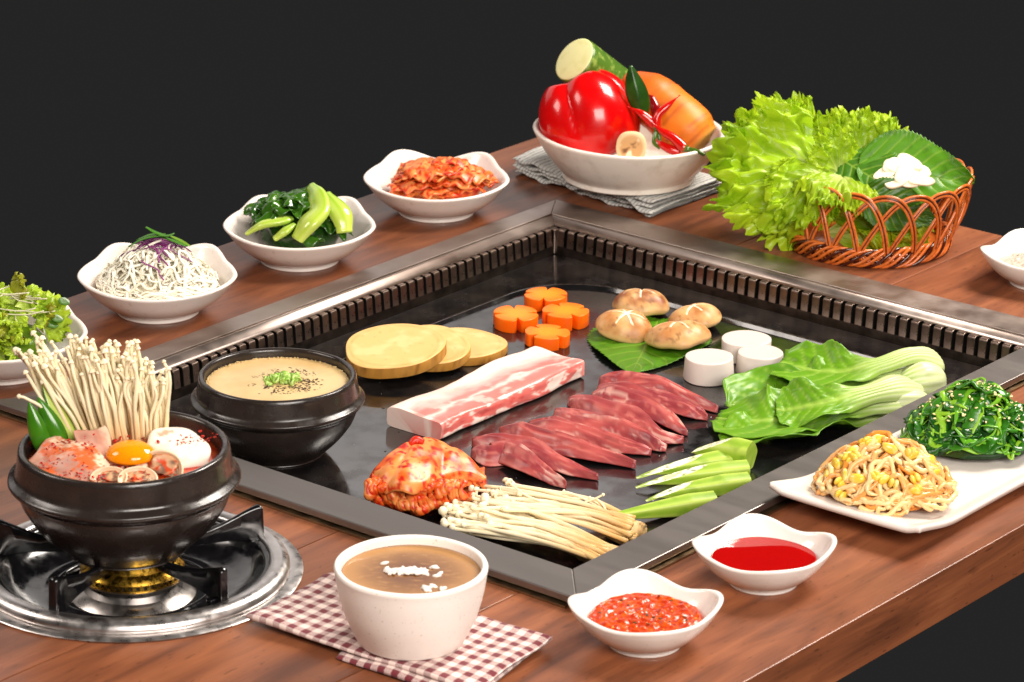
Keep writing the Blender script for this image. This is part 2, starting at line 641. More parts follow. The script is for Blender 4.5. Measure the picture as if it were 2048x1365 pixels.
# corner post where the two walls meet
V, F = extrude([(72.75, 59.6), (73.25, 59.35), (73.9, 60.3), (73.9, 60.5), (73.0, 60.6)], -2.95, -.38)
gpart('corner_post', V, F, m_slat, bevel=.08, smooth=False)
# dark duct behind the slots
V, F = join(box(4.3, 75.2, 61.25, 61.6, -3.3, .02), box(74.55, 74.9, 3.3, 61.2, -3.3, .02), box(4.3, 74.5, 59.9, 61.2, -3.4, -3.05), box(73.3, 74.5, 3.3, 59.8, -3.4, -3.05))
gpart('duct', V, F, m_dark, smooth=False)
# cooking plate: flat rim, rounded recess
def rrect(x0, x1, y0, y1, r, n=14):
    P = []
    for cx, cy, a0 in ((x1 - r, y1 - r, 0), (x0 + r, y1 - r, pi / 2), (x0 + r, y0 + r, pi), (x1 - r, y0 + r, 3 * pi / 2)):
        for k in range(n + 1):
            a = a0 + pi / 2 * k / n
            P.append((cx + r * cos(a), cy + r * sin(a)))
    return P
rings = [(rrect(3.0, 73.4, 2.0, 60.1, .3), -3.0), (rrect(8.2, 68.9, 6.0, 55.6, 8.6), -3.0), (rrect(8.35, 68.75, 6.15, 55.45, 8.5), -2.93),
         (rrect(8.7, 68.4, 6.5, 55.1, 8.2), -2.95), (rrect(8.95, 68.15, 6.75, 54.85, 8.0), -3.28), (rrect(9.3, 67.8, 7.1, 54.5, 7.7), -3.35)]
V, F = [], []
n = len(rings[0][0])
for P_, z in rings:
    V += [(x, y, z) for x, y in P_]
for i in range(len(rings) - 1):
    for j in range(n):
        j2 = (j + 1) % n
        F.append((i * n + j, i * n + j2, (i + 1) * n + j2, (i + 1) * n + j))
F.append(tuple(range((len(rings) - 1) * n, len(rings) * n)))
gpart('griddle_plate', V, F, m_plate, sharp=35)
ZP = -3.35
m_oil = M('oil_film', S((30, 20, 12)), .03, spec=.6, coat=.5, coatr=.02)
random.seed(3)
oV, oF = [], []
for k in range(420):
    if k < 260:
        q = random.choice(((30, 44), (34, 40), (24, 30), (38, 20), (56, 44), (58, 30), (45, 12), (20, 16)))
        u, v = random.gauss(q[0], 4), random.gauss(q[1], 4)
    else:
        u, v = random.uniform(10, 67), random.uniform(8, 54)
    if not (9.6 < u < 67.4 and 7.6 < v < 54):
        continue
    r = .03 + .16 * random.random() ** 4
    b_ = len(oV)
    for rr, zz in ((1, 0), (.8, .12), (.4, .2)):
        for j in range(9):
            a = 2 * pi * j / 9
            oV.append((u + r * rr * cos(a), v + r * rr * sin(a) * .9, ZP + .004 + r * zz))
    for i in range(2):
        for j in range(9):
            oF.append((b_ + i * 9 + j, b_ + i * 9 + (j + 1) % 9, b_ + (i + 1) * 9 + (j + 1) % 9, b_ + (i + 1) * 9 + j))
    oF.append(tuple(range(b_ + 18, b_ + 27)))
od = gpart('oil_drops', oV, oF, m_oil)
od['kind'] = 'stuff'

# ------------------------------------------------------------------ gas stove
ST = G(265, 1144, 0)
stove = thing('gas_stove', 'round black and steel gas burner set into the table under the stew pot', 'stove', ST)
V, F = lathe([(11.5, .02), (13.2, .03), (13.25, .12), (13.15, .2), (12.0, .24), (11.5, .24)], 96, closed=True)
mk('base_ring', V, F, m_chrome, stove, sharp=40)
V, F = lathe(smoothprof([(12.15, .25), (12.2, .5), (12.0, .85), (11.6, 1.05), (11.1, 1.05), (10.7, .9), (10.6, .5)], 5), 96)
mk('rim', V, [f for f in F if len(f) < 10], m_chrome, stove, thick=.08)
V, F = lathe(smoothprof([(10.95, 1.0), (10.75, .8), (10.3, .72), (10.0, .35), (9.3, -.5), (8.2, -1.1), (7.2, -1.35), (6.5, -1.25), (6.1, -1.1), (5.9, -1.3), (5.8, -2.2)], 4), 96)
mk('drip_pan', V, [f for f in F if len(f) < 10], m_castiron, stove, thick=.08)
V, F = lathe([(5.0, -2.4), (4.9, -1.7), (4.5, -1.35), (3.9, -1.1), (3.6, -.7), (3.6, -.3), (4.05, -.2), (4.1, -.08), (3.0, -.02), (1.0, -.1)], 64)
mk('burner_base', V, F, M('burner_steel', S((150, 144, 140)), .32, 1.0, rvar=(90, .24, .42)), stove, sharp=30)
bz = -.05
V, F = lathe([(3.95, bz), (3.95, bz + .1), (3.75, bz + .1), (3.75, bz + .42), (4.0, bz + .44), (4.05, bz + .55), (3.9, bz + .75), (3.4, bz + 1.1), (3.25, bz + 1.6), (2.8, bz + 1.6), (2.6, bz + .5), (2.3, bz)], 80)
brass = mk('burner_ring', V, F, m_brass, stove, sharp=30)
tooth = None
for k in range(44):
    a = 2 * pi * k / 44
    if tooth is None:
        V, F = box(3.74, 4.0, -.15, .15, bz + .08, bz + .46)
        tooth = mk('burner_tooth', V, F, m_brass, brass, smooth=False)
        o = tooth
    else:
        o = dup(tooth, brass)
    o.rotation_euler = (0, 0, a)
V, F = lathe([(3.78, bz + .09), (3.78, bz + .45)], 60)
mk('flame_slot', V, [f for f in F if len(f) < 10], m_dark, brass)
def arm_mesh():
    top = [(3.6, 2.0), (4.6, 2.15), (6.2, 2.35), (8.0, 2.75), (9.6, 3.3), (10.6, 3.6), (10.95, 3.45)]
    bot = [(3.6, 1.35), (4.6, 1.35), (6.2, 1.3), (8.0, 1.15), (9.2, .95), (10.2, .8), (11.0, .85)]
    top, bot = [spline([V3((x, 0, z)) for x, z in q], 4) for q in (top, bot)]
    V, F = [], []
    for i, (a, b) in enumerate(zip(top, bot)):
        t = i / (len(top) - 1)
        w = .34 + .12 * sin(t * 9) * t
        ys = .5 * sin(t * 2.6) * t
        for y, p, k in ((-w, b, 0), (-w * .9, b.lerp(a, .5), 0), (-w * .8, a, -.08), (-w * .4, a, .06), (w * .4, a, .06), (w * .8, a, -.08), (w * .9, b.lerp(a, .5), 0), (w, b, 0)):
            V.append((p.x, y + ys, p.z + k))
    n = 8
    for i in range(len(top) - 1):
        for j in range(n):
            F.append((i * n + j, i * n + (j + 1) % n, (i + 1) * n + (j + 1) % n, (i + 1) * n + j))
    F.append(tuple(reversed(range(n))))
    F.append(tuple(range(len(V) - n, len(V))))
    b = box(10.35, 10.9, .15, .75, .7, 1.5)
    c = box(9.7, 10.3, -.55, .4, .55, 1.1)
    return join((V, F), b, c)
arm = None
for a in (26, -46, -118, -190, -262):
    if arm is None:
        V, F = arm_mesh()
        arm = mk('pan_support', V, F, m_castiron, stove, bevel=.08, smooth=True, sharp=50)
        o = arm
    else:
        o = dup(arm, stove)
    o.rotation_euler = (0, 0, radians(a))

# ------------------------------------------------------------------ stone pots
def stone_pot(name, label, loc, k):
    r = thing(name, label, 'pot', loc, 0)
    pr = [(0.01, 0), (4.3, 0), (4.6, .12), (5.2, .65), (6.6, 2.0), (7.7, 3.6), (8.15, 4.7), (8.3, 5.2), (8.62, 5.42), (8.9, 5.75), (8.92, 6.0), (8.62, 6.22), (8.36, 6.5), (8.25, 7.1), (8.15, 7.9), (8.12, 8.15),
          (8.0, 8.42), (7.8, 8.5), (7.55, 8.42), (7.42, 8.1), (7.35, 7.2), (7.1, 5.2), (6.2, 3.0), (4.5, 1.5), (0.01, 1.2)]
    V, F = lathe(smoothprof([(a * k, b * k) for a, b in pr], 4), 96)
    V = [V3(p) + V3((nz(p, .5, 3) * .05, nz(p, .5, 7) * .05, 0)) for p in V]
    mk('pot_body', V, F, m_stone, r)
    return r
POT1 = V3((G(255, 1144, 0).x, ST.y, 2.1))
pot1 = stone_pot('stone_pot', 'black glazed stone pot of red stew standing on the gas burner', POT1, 1.0)
POT2 = G(557, 903, ZP)
pot2 = stone_pot('stone_pot', 'black glazed stone pot of steamed egg standing on the griddle', POT2 + V3((0, 0, .02)), .845)

# ------------------------------------------------------------------ free-form dishes
def per(K, a):                                  # periodic smooth keys in degrees
    a %= 360
    K = sorted(K)
    K = [(K[-1][0] - 360,) + tuple(K[-1][1:])] + K + [(K[0][0] + 360,) + tuple(K[0][1:])]
    for p, q in zip(K, K[1:]):
        if p[0] <= a <= q[0]:
            s = (a - p[0]) / (q[0] - p[0])
            s = .5 - .5 * cos(pi * s)
            return [x + (y - x) * s for x, y in zip(p[1:], q[1:])]
def dish(K, foot, wall, th=.42, n=120, footh=.45):
    """K: rim keys (angle, radius, height); wall: [(share of the way out, share of the way up)] from foot to rim."""
    rows = []
    zf = footh
    prof_out = [(0, 0, 0)] + list(wall) + [(1, 1, 0)]
    def ring(f):
        R = []
        for j in range(n):
            a = 360 * j / n
            r, z = per(K, a)
            x, y, zz = f(r, z)
            R.append((x * cos(radians(a)), x * sin(radians(a)), zz))
        rows.append(R)
    ring(lambda r, z: (foot - .55, .25, .25)[0:1] + (0, .22))
    ring(lambda r, z: (foot - .3, 0, .0))
    ring(lambda r, z: (foot, 0, .0))
    ring(lambda r, z: (foot + .05, 0, .12))
    ring(lambda r, z: (foot - .08, 0, zf * .7))
    W = [(0.0, 0.0)] + wall + [(1.0, 1.0)]
    W = [(p.x, p.y) for p in spline([V3((a, b, 0)) for a, b in W], 4)]
    for s, t in W:
        ring(lambda r, z: (foot + .05 + (r - foot - .05) * s, 0, zf + (z - zf) * t))
    ring(lambda r, z: (r - th * .12, 0, z + th * .22))
    ring(lambda r, z: (r - th * .45, 0, z + th * .32))
    ring(lambda r, z: (r - th * .8, 0, z + th * .18))
    for s, t in reversed(W):
        ring(lambda r, z: ((foot + .05 + (r - foot - .05) * s) - th, 0, zf + (z - zf) * t + th * (.55 - .55 * t) ))
    ring(lambda r, z: (foot * .45, 0, zf + th * .5))
    V = [p for R in rows for p in R]
    F = []
    for i in range(len(rows) - 1):
        for j in range(n):
            j2 = (j + 1) % n
            F.append((i * n + j, i * n + j2, (i + 1) * n + j2, (i + 1) * n + j))
    F.append(tuple(range((len(rows) - 1) * n, len(rows) * n)))
    return V, F
BOWL_K = [(357, 7.5, 3.6), (25, 7.1, 3.85), (52, 7.5, 4.6), (90, 6.5, 3.6), (128, 7.5, 4.6), (155, 7.1, 3.85), (183, 7.5, 3.6), (228, 6.9, 3.3), (270, 6.6, 3.15), (312, 6.9, 3.3)]
bowl_V, bowl_F = dish(BOWL_K, 3.85, [(.3, .16), (.62, .45), (.86, .78)], th=.5)
DISH_K = [(8, 5.85, 3.5), (52, 4.95, 2.75), (98, 5.75, 3.45), (140, 5.0, 2.75), (184, 5.8, 3.4), (235, 4.95, 2.72), (285, 5.35, 3.1), (325, 5.0, 2.85)]
dish_V, dish_F = dish(DISH_K, 2.75, [(.3, .14), (.62, .42), (.86, .74)], th=.42, footh=.4)
_shared = {}
def place_dish(name, key, V, F, mat, label, cat, loc, rz=0, k=1.0, group=None):
    if key not in _shared:
        o = mk(name, V, F, mat)
        _shared[key] = o
    else:
        o = dup(_shared[key])
    o.location = V3(loc) * .01
    o.rotation_euler = (0, 0, radians(rz))
    o.scale = (k, k, k)
    tag(o, label, cat, group)
    return o
B_SALAD, B_CABB, B_BOK, B_KIM = G(10, 742), G(317, 622), G(600, 520), G(873, 424)
g4 = 'side dish bowls along the table edge'
place_dish('side_bowl', 'b', bowl_V, bowl_F, m_ceramic, 'white wavy-rimmed bowl holding the leafy green salad', 'bowl', B_SALAD, 4, 1, g4)
place_dish('side_bowl', 'b', bowl_V, bowl_F, m_ceramic, 'white wavy-rimmed bowl holding shredded white cabbage', 'bowl', B_CABB, 0, 1, g4)
place_dish('side_bowl', 'b', bowl_V, bowl_F, m_ceramic, 'white wavy-rimmed bowl holding cooked bok choy', 'bowl', B_BOK, -2, 1, g4)
place_dish('side_bowl', 'b', bowl_V, bowl_F, m_ceramic, 'white wavy-rimmed bowl holding kimchi beside the grey cloth', 'bowl', B_KIM, -4, 1, g4)
D_CHUNK, D_RED, D_SALT = G(1289, 1286), G(1526, 1164), G(2078, 566)
g5 = 'small sauce dishes'
place_dish('sauce_dish', 'd', dish_V, dish_F, m_speckle, 'small speckled white dish of chunky orange-red sauce', 'dish', D_CHUNK, 0, 1, g5)
place_dish('sauce_dish', 'd', dish_V, dish_F, m_speckle, 'small speckled white dish of smooth red sauce', 'dish', D_RED, 0, .97, g5)
place_dish('sauce_dish', 'd', dish_V, dish_F, m_speckle, 'small speckled white dish of coarse salt', 'dish', D_SALT, 3, 1.03, g5)
# sauces: lie in the dishes
m_sauce1 = M('chunky_sauce', S((176, 46, 8)), .28, spec=.5, var=(S((205, 84, 14)), 150, .45, .62), var2=(S((110, 20, 4)), 260, .6, .72), sss=.25, rad=(1, .25, .05), srad=.25, bump=(200, .2, .06))
m_sauce2 = M('smooth_red_sauce', S((158, 6, 5)), .04, spec=.5, sss=.2, rad=(1, .1, .05), srad=.3)
def sauce(name, mat, r, amp, loc, label, n=56, m_=90, seed=0):
    V, F = [], []
    for i in range(n + 1):
        t = i / n
        for j in range(m_):
            a = 2 * pi * j / m_
            rr = r * t * (1 + .02 * sin(4 * a + .6))
            x, y = rr * cos(a), rr * sin(a)
            h = 0
            if amp:
                q = fbm((x, y, 0), 1.15, seed, 3)
                h = amp * (abs(q) * 1.3 - .2) * sstep(1, .86, t)
            V.append((x, y, h - (.35 * sstep(.9, 1, t) ** 2 if amp else .0) - (.04 * (1 - t) if not amp else 0)))
    for i in range(n):
        for j in range(m_):
            j2 = (j + 1) % m_
            F.append((i * m_ + j, (i + 1) * m_ + j, (i + 1) * m_ + j2, i * m_ + j2))
    base = len(V)
    for j in range(m_):
        a = 2 * pi * j / m_
        V.append((r * .8 * cos(a), r * .8 * sin(a), -1.0))
    for j in range(m_):
        j2 = (j + 1) % m_
        F.append((n * m_ + j, base + j, base + j2, n * m_ + j2))
    F.append(tuple(range(base, base + m_))[::-1])
    return tag(mk(name, V, F, mat, loc=loc), label, 'sauce')
sa1 = sauce('sauce', m_sauce1, 4.35, .3, D_CHUNK + V3((0, 0, 2.2)), 'chunky orange-red chilli sauce with herb flecks in its dish', seed=2)
sa2 = sauce('sauce', m_sauce2, 4.02, 0, D_RED + V3((0, 0, 2.05)), 'smooth glossy bright red sauce in its dish')
# herb flecks in the chunky sauce
m_herb = M('dried_herb', S((44, 52, 16)), .5, rnd=.4)
m_seed = M('chilli_seed', S((222, 150, 30)), .3, rnd=.1)
random.seed(5)
def fleck_mesh(a, b, c):
    return sphere(lambda d: V3((d.x * a, d.y * b, d.z * c)), 6, 4)
hf = sf_ = None
for k in range(26):
    a, r = random.random() * 2 * pi, 4 * sqrt(random.random())
    mat = m_herb if k % 3 else m_seed
    key = 'herb' if k % 3 else 'seed'
    if key == 'herb':
        if hf is None:
            V, F = fleck_mesh(.2, .09, .04)
            hf = o = mk('herb_fleck', V, F, mat, sa1)
        else:
            o = dup(hf, sa1)
    else:
        if sf_ is None:
            V, F = fleck_mesh(.13, .1, .05)
            sf_ = o = mk('chilli_seed', V, F, mat, sa1)
        else:
            o = dup(sf_, sa1)
    p = V3((r * cos(a), r * sin(a), 0))
    q = fbm(p, 1.15, 2, 3)
    o.location = (p + V3((0, 0, .3 * (abs(q) * 1.3 - .2) + .03))) * .01
    o.rotation_euler = (random.uniform(-.4, .4), random.uniform(-.4, .4), random.random() * 6)
# coarse salt
m_salt = M('coarse_salt', S((205, 192, 176)), .35, var=(S((150, 128, 108)), 300, .5, .7), rnd=.2, sss=.2, rad=(1, .9, .8), srad=.2)
salt = thing('coarse_salt', 'heap of coarse grey-white salt in the small dish', 'salt', D_SALT + V3((0, 0, .9)))
V, F = lathe([(4.2, .9), (4.0, 1.0), (2.5, 1.5), (.01, 1.75)], 40)
V = [V3(p) + V3((0, 0, .15 * nz(p, 2.5))) for p in V]
mk('salt_bed', V, F, m_salt, salt)
gr = None
for k in range(120):
    a, r = random.random() * 2 * pi, 3.8 * sqrt(random.random())
    if gr is None:
        V, F = sphere(lambda d: d * (.16 + .06 * nz(d, 3, 2)), 7, 5)
        gr = o = mk('salt_grain', V, F, m_salt, salt, smooth=False)
    else:
        o = dup(gr, salt)
    o.location = V3((r * cos(a), r * sin(a), 1.75 - .05 * r * r)) * .01
    o.rotation_euler = (random.random() * 6, random.random() * 6, 0)
    s = random.uniform(.5, 1.3)
    o.scale = (s, s * random.uniform(.7, 1.2), s)

# ------------------------------------------------------------------ gingham cloth and soup cup
def gingham():
    ma = bpy.data.materials.new('gingham_cotton')
    ma.use_nodes = True
    nt = ma.node_tree
    L = nt.links
    P = nt.nodes['Principled BSDF']
    uv = nd(nt, 'ShaderNodeUVMap')
    sx = nd(nt, 'ShaderNodeSeparateXYZ')
    L.new(uv.outputs[0], sx.inputs[0])
    def wave(out, freq, lo=.46, hi=.54):
        a = nd(nt, 'ShaderNodeMath', operation='MULTIPLY')
        L.new(out, a.inputs[0])
        a.inputs[1].default_value = freq * 2 * pi
        b = nd(nt, 'ShaderNodeMath', operation='SINE')
        L.new(a.outputs[0], b.inputs[0])
        c = nd(nt, 'ShaderNodeMapRange')
        c.inputs['From Min'].default_value, c.inputs['From Max'].default_value = lo * 2 - 1, hi * 2 - 1
        L.new(b.outputs[0], c.inputs['Value'])
        return c.outputs[0]
    X, Y = wave(sx.outputs[0], 1 / 1.28), wave(sx.outputs[1], 1 / 1.28)
    # twill threads: where the stripes of one direction cross bare threads of the other
    sm = nd(nt, 'ShaderNodeMath', operation='ADD')
    L.new(sx.outputs[0], sm.inputs[0])
    L.new(sx.outputs[1], sm.inputs[1])
    tw = wave(sm.outputs[0], 1 / .13, .3, .7)
    s = nd(nt, 'ShaderNodeMath', operation='ADD')
    L.new(X, s.inputs[0])
    L.new(Y, s.inputs[1])
    half = nd(nt, 'ShaderNodeMath', operation='COMPARE')
    L.new(s.outputs[0], half.inputs[0])
    half.inputs[1].default_value, half.inputs[2].default_value = 1.0, .5
    full = nd(nt, 'ShaderNodeMath', operation='GREATER_THAN')
    L.new(s.outputs[0], full.inputs[0])
    full.inputs[1].default_value = 1.5
    hm = nd(nt, 'ShaderNodeMath', operation='MULTIPLY')
    L.new(half.outputs[0], hm.inputs[0])
    L.new(tw, hm.inputs[1])
    fac = nd(nt, 'ShaderNodeMath', operation='MAXIMUM')
    L.new(full.outputs[0], fac.inputs[0])
    L.new(hm.outputs[0], fac.inputs[1])
    mx = nd(nt, 'ShaderNodeMix', data_type='RGBA')
    L.new(fac.outputs[0], mx.inputs[0])
    mx.inputs[6].default_value = (*S((226, 205, 196)), 1)
    mx.inputs[7].default_value = (*S((108, 26, 38)), 1)
    L.new(mx.outputs[2], P.inputs['Base Color'])
    P.inputs['Roughness'].default_value = .9
    P.inputs['Sheen Weight'].default_value = .15
    no = nd(nt, 'ShaderNodeTexNoise')
    no.inputs['Scale'].default_value = 14
    L.new(uv.outputs[0], no.inputs['Vector'])
    bp = nd(nt, 'ShaderNodeBump')
    bp.inputs['Strength'].default_value, bp.inputs['Distance'].default_value = .35, .0004
    L.new(no.outputs[0], bp.inputs['Height'])
    L.new(bp.outputs[0], P.inputs['Normal'])
    return ma
m_gingham = gingham()
cl, ct, cr_, cb = G(487, 1248, .3), G(672, 1152, .3), G(1108, 1286, .3), G(945, 1396, .3)
cc = (cl + ct + cr_ + cb) / 4
cloth = thing('gingham_cloth', 'folded red and white gingham cloth lying under the soup cup', 'cloth', V3((cc.x, cc.y, 0)))
def cloth_layer(L_, T_, R_, B_, z, th, seed, name):
    """One folded pad of cloth: upper and lower sheet meeting in a rounded fold."""
    W, H = (B_ - L_).length, (T_ - L_).length
    def f(u, v):                      # v runs round the fold: 0..1 top sheet, 1..2 underside
        q = v * 2
        w = q if q <= 1 else 2 - q
        e = .015
        w2 = e + (1 - 2 * e) * w
        p = L_.lerp(B_, u).lerp(T_.lerp(R_, u), 1 - w2)
        side = sqrt(max(0, 1 - (2 * min(1, max(0, abs(w - .5) * 2 - .9) * 10)) ** 2 * .25))
        edge_u = sstep(0, .02, u) * sstep(1, .98, u)
        hgt = th * .5 * (1 if q <= 1 else -1) * (.3 + .7 * min(1, sin(pi * min(max(w, .0), 1)) * 9)) * (.25 + .75 * edge_u)
        wav = .12 * sin(u * 9 + seed) * sstep(.75, 1, w) + .16 * fbm((p.x, p.y, 0), .22, seed, 2)
        wav += .14 * exp(-((w - .12 + .1 * u) / .05) ** 2) * (1 if q <= 1 else .2)
        return V3((p.x, p.y, z + th * .5 + hgt + max(-.1, wav) * (1 if q <= 1 else .3)))
    V, F, UV = grid(f, 70, 90)
    uvs = [(u * W, (v * 2 if v <= .5 else 2 - v * 2) * H) for u, v in UV]
    mk(name, V, F, m_gingham, cloth, world=True, uvs=uvs)
cloth_layer(cl, ct, cr_, cb, .48, .42, 1.0, 'upper_fold')
d_ = (cb - cl).normalized()
e_ = (ct - cl).normalized()
cloth_layer(cl + d_ * 9.2 - e_ * .7, ct + d_ * 6 - e_ * 1.5, cr_ - e_ * .5 - d_ * .6, cb - e_ * .9 + d_ * .3, .08, .36, 4.0, 'lower_fold')

CUP = G(822, 1278, 1.0)
cup = thing('soup_cup', 'round speckled white cup of clear soup on the gingham cloth', 'cup', CUP)
pr = [(.01, .15), (3.2, .15), (3.5, 0), (3.85, .02), (4.0, .2), (4.45, 1.1), (5.0, 2.5), (5.4, 4.1), (5.6, 5.4), (5.66, 5.75), (5.58, 5.95), (5.4, 6.0), (5.22, 5.9), (5.15, 5.5), (4.95, 4.0), (4.5, 2.2), (3.6, .9), (.01, .5)]
V, F = lathe(smoothprof(pr, 4), 96)
V = [V3((p[0] * (1 + .004 * sin(3 * atan2(p[1], p[0]))), p[1], p[2] + .03 * nz(p, .3, 4))) for p in V]
mk('cup_body', V, F, m_cup, cup)
m_soup = M('clear_broth', vcol=True, rough=.05, var=(S((164, 116, 62)), 260, .54, .75), bump=(120, .06, .04), stretch=(.5, 1, 1))
V, F = [], []
V, F = lathe([(5.0, 3.6), (5.12, 5.35), (4.9, 5.3), (4.3, 5.3), (3.4, 5.3), (1.5, 5.3), (.01, 5.3)], 72)
soup = tag(mk('soup', V, F, m_soup, loc=CUP, cols=[mix(S((104, 58, 12)), S((172, 122, 62)), sstep(2.0, 5.2, sqrt(p[0] ** 2 + p[1] ** 2) + .3 * nz(p, .7, 3))) for p in V]), 'cloudy light brown soup filling the white cup', 'soup')
m_rice = M('cooked_rice', S((232, 226, 218)), .35, sss=.3, rad=(1, 1, .9), srad=.2, rnd=.06)
random.seed(11)
gl = None
spots = []
for k in range(34):
    spots.append((random.gauss(-.85, .55), random.gauss(.15, .35)))
for k in range(9):
    spots.append((random.gauss(.5, .35), random.gauss(-.1, .4)))
for k in range(6):
    spots.append((random.gauss(1.1, .25), random.gauss(-2.9, .25)))
spots += [(1.6, 1.0), (1.75, .9), (1.9, -.6), (2.1, -.3), (.9, -.2), (2.3, -3.0), (2.5, -2.9), (-2, 1.5)]
for x, y in spots:
    if gl is None:
        V, F = sphere(lambda d: V3((d.x * .36, d.y * .17, d.z * .14)), 8, 6)
        gl = o = mk('rice_grain', V, F, m_rice, soup)
    else:
        o = dup(gl, soup)
    o.location = V3((x, y, 5.33 + random.uniform(0, .12 if x < .6 else .04))) * .01
    o.rotation_euler = (0, random.uniform(-.4, .4), random.random() * 6)

# ------------------------------------------------------------------ long plate
lp0, lpu, lpv = T(25.4, -13.9), 29.6, 14.6
longp = thing('long_plate', 'long white ribbed plate with upturned ends beside the grill', 'plate', T(25.6 + 14.5, -7.4, 0), ANG)
def lp(u, v, dz):
    x = (u - .5) * 29.4
    y = (v - .5) * 13.9
    e = abs(u - .5) * 2
    z = 1.2 + 1.0 * sstep(.55, 1, e) * e + .28 * sstep(.8, 1, abs(v - .5) * 2) + .03 * sin(v * 120) * (1 if dz > 0 else 0) * sstep(1, .9, abs(v - .5) * 2)
    cr2 = 1 - .02 * (abs(v - .5) * 2) ** 4 * sstep(.9, 1, e)
    y *= 1 + .035 * e * e
    return V3((x * cr2, y, z + dz))
V, F, _ = grid(lambda u, v: lp(u, v, 0), 60, 150)
mk('plate_body', V, F, m_platec, longp, thick=.5, offset=-1, bevel=None)
V, F = slab(rrect(-9.5, 9.5, -5.2, 5.2, 1.2, 6), 0, .9, .1)
mk('foot', V, F, m_platec, longp)

# ------------------------------------------------------------------ grey folded cloth under the vegetable bowl
def linen():
    ma = M('grey_linen', S((150, 150, 148)), .95, bump=(900, .5, .05), sheen=.2)
    nt = ma.node_tree
    L = nt.links
    P = nt.nodes['Principled BSDF']
    uv = nd(nt, 'ShaderNodeUVMap')
    wv = nd(nt, 'ShaderNodeTexWave')
    wv.inputs['Scale'].default_value = .55
    wv.inputs['Distortion'].default_value = 1.2
    wv.inputs['Detail'].default_value = 3
    L.new(uv.outputs[0], wv.inputs['Vector'])
    no = nd(nt, 'ShaderNodeTexNoise')
    no.inputs['Scale'].default_value = 2.2
    no.inputs['Detail'].default_value = 6
    L.new(uv.outputs[0], no.inputs['Vector'])
    ad = nd(nt, 'ShaderNodeMath', operation='MULTIPLY_ADD')
    L.new(no.outputs[0], ad.inputs[0])
    ad.inputs[1].default_value = .9
    L.new(wv.outputs[1], ad.inputs[2])
    rp = nd(nt, 'ShaderNodeValToRGB')
    rp.color_ramp.elements[0].position, rp.color_ramp.elements[0].color = .35, (*S((96, 100, 104)), 1)
    rp.color_ramp.elements[1].position, rp.color_ramp.elements[1].color = 1.2 / 1.5, (*S((196, 194, 188)), 1)
    L.new(ad.outputs[0], rp.inputs[0])
    L.new(rp.outputs[0], P.inputs['Base Color'])
    return ma
m_linen = linen()
kl, kf, kr, kb = G(1018, 350), G(1300, 440), G(1445, 385), G(1155, 300)
linen_o = thing('grey_cloth', 'folded grey and white linen cloth under the vegetable bowl', 'cloth', V3(((kl.x + kr.x) / 2, (kl.y + kr.y) / 2, 0)))
for i in range(4):
    z = .08 + i * .42
    ins = (.5, .0, .35, .15)[i]
    def f(u, v, z=z, i=i, ins=ins):
        q = v * 2
        w = q if q <= 1 else 2 - q
        p = kl.lerp(kf, ins * .04 + u * (1 - ins * .06)).lerp(kb.lerp(kr, u), 1 - w * (.985 - ins * .02))
        edge = min(1, sin(pi * min(max(w, 0), 1)) * 7) * (.3 + .7 * sstep(0, .03, u) * sstep(1, .97, u))
        h = .2 * (1 if q <= 1 else -1) * edge
        wav = (.17 * sin(u * 23 + i * 1.3) + .1 * sin(u * 51 + i * 2.1)) * sstep(.6, 1, w) + .12 * fbm((p.x, p.y, i * 3), .3, i, 2)
        wav += .25 * sstep(.35, 0, u) * i * .4
        return V3((p.x + .15 * sin(u * 17 + i) * w, p.y - .3 * sin(u * 13 + i * 2) * sstep(.8, 1, w), max(.03, z + .2 + h + wav)))
    V, F, UV = grid(f, 80, 60)
    mk('fold', V, F, m_linen, linen_o, world=True, uvs=[(u * 24, (v * 2 if v < .5 else 2 - 2 * v) * 14 + i * 3.3) for u, v in UV])

# ================================================================== food on the griddle
def xf(V, loc, rx=0, ry=0, rz=0, s=1.0):
    R = Matrix.Rotation(rz, 3, 'Z') @ Matrix.Rotation(ry, 3, 'Y') @ Matrix.Rotation(rx, 3, 'X')
    return [V3(loc) + R @ (V3(p) * s) for p in V]
def ell(a, b, n=64, wob=.03, seed=0, p=2.0):
    P = []
    for j in range(n):
        t = 2 * pi * j / n
        r = 1 + wob * sin(2 * t + seed) + wob * .7 * sin(3 * t + seed * 2.3) + wob * .4 * sin(5 * t + seed)
        c, s_ = cos(t), sin(t)
        k = (abs(c) ** p + abs(s_) ** p) ** (-1 / p)
        P.append((a * c * k * r, b * s_ * k * r))
    return P
def single(name, label, cat, V, F, mat, base, group=None, **kw):
    """A thing that is one mesh, given in world cm; its origin goes to its base."""
    V = [V3(p) - V3(base) for p in V]
    o = mk(name, V, F, mat, loc=base, **kw)
    return tag(o, label, cat, group)
m_food = M('raw_food', vcol=True, rough=.38, spec=.45, sss=.12, rad=(1, .6, .35), srad=.25, bump=(350, .1, .04))
m_potato = M('potato', vcol=True, rough=.36, spec=.4, sss=.15, rad=(1, .7, .3), srad=.3, var=(S((206, 158, 84)), 26, .52, .95), bump=(160, .06, .05))
m_carrot = M('carrot', vcol=True, rough=.34, spec=.45, sss=.2, rad=(1, .35, .08), srad=.3, bump=(140, .12, .05), var=(S((236, 112, 12)), 90, .5, .85))
POT_TOP, POT_SKIN = S((218, 176, 110)), S((176, 124, 52))
def slice_cols(n, seg, V, side, top, spots=None):
    C = []
    for i, p in enumerate(V):
        row = i // n
        if row <= seg + 1:
            c = side
            if spots:
                q = fbm(p, 1.6, 3, 3)
                c = mix(side, spots, sstep(.1, .6, q))
        else:
            c = top
        C.append(c)
    return C
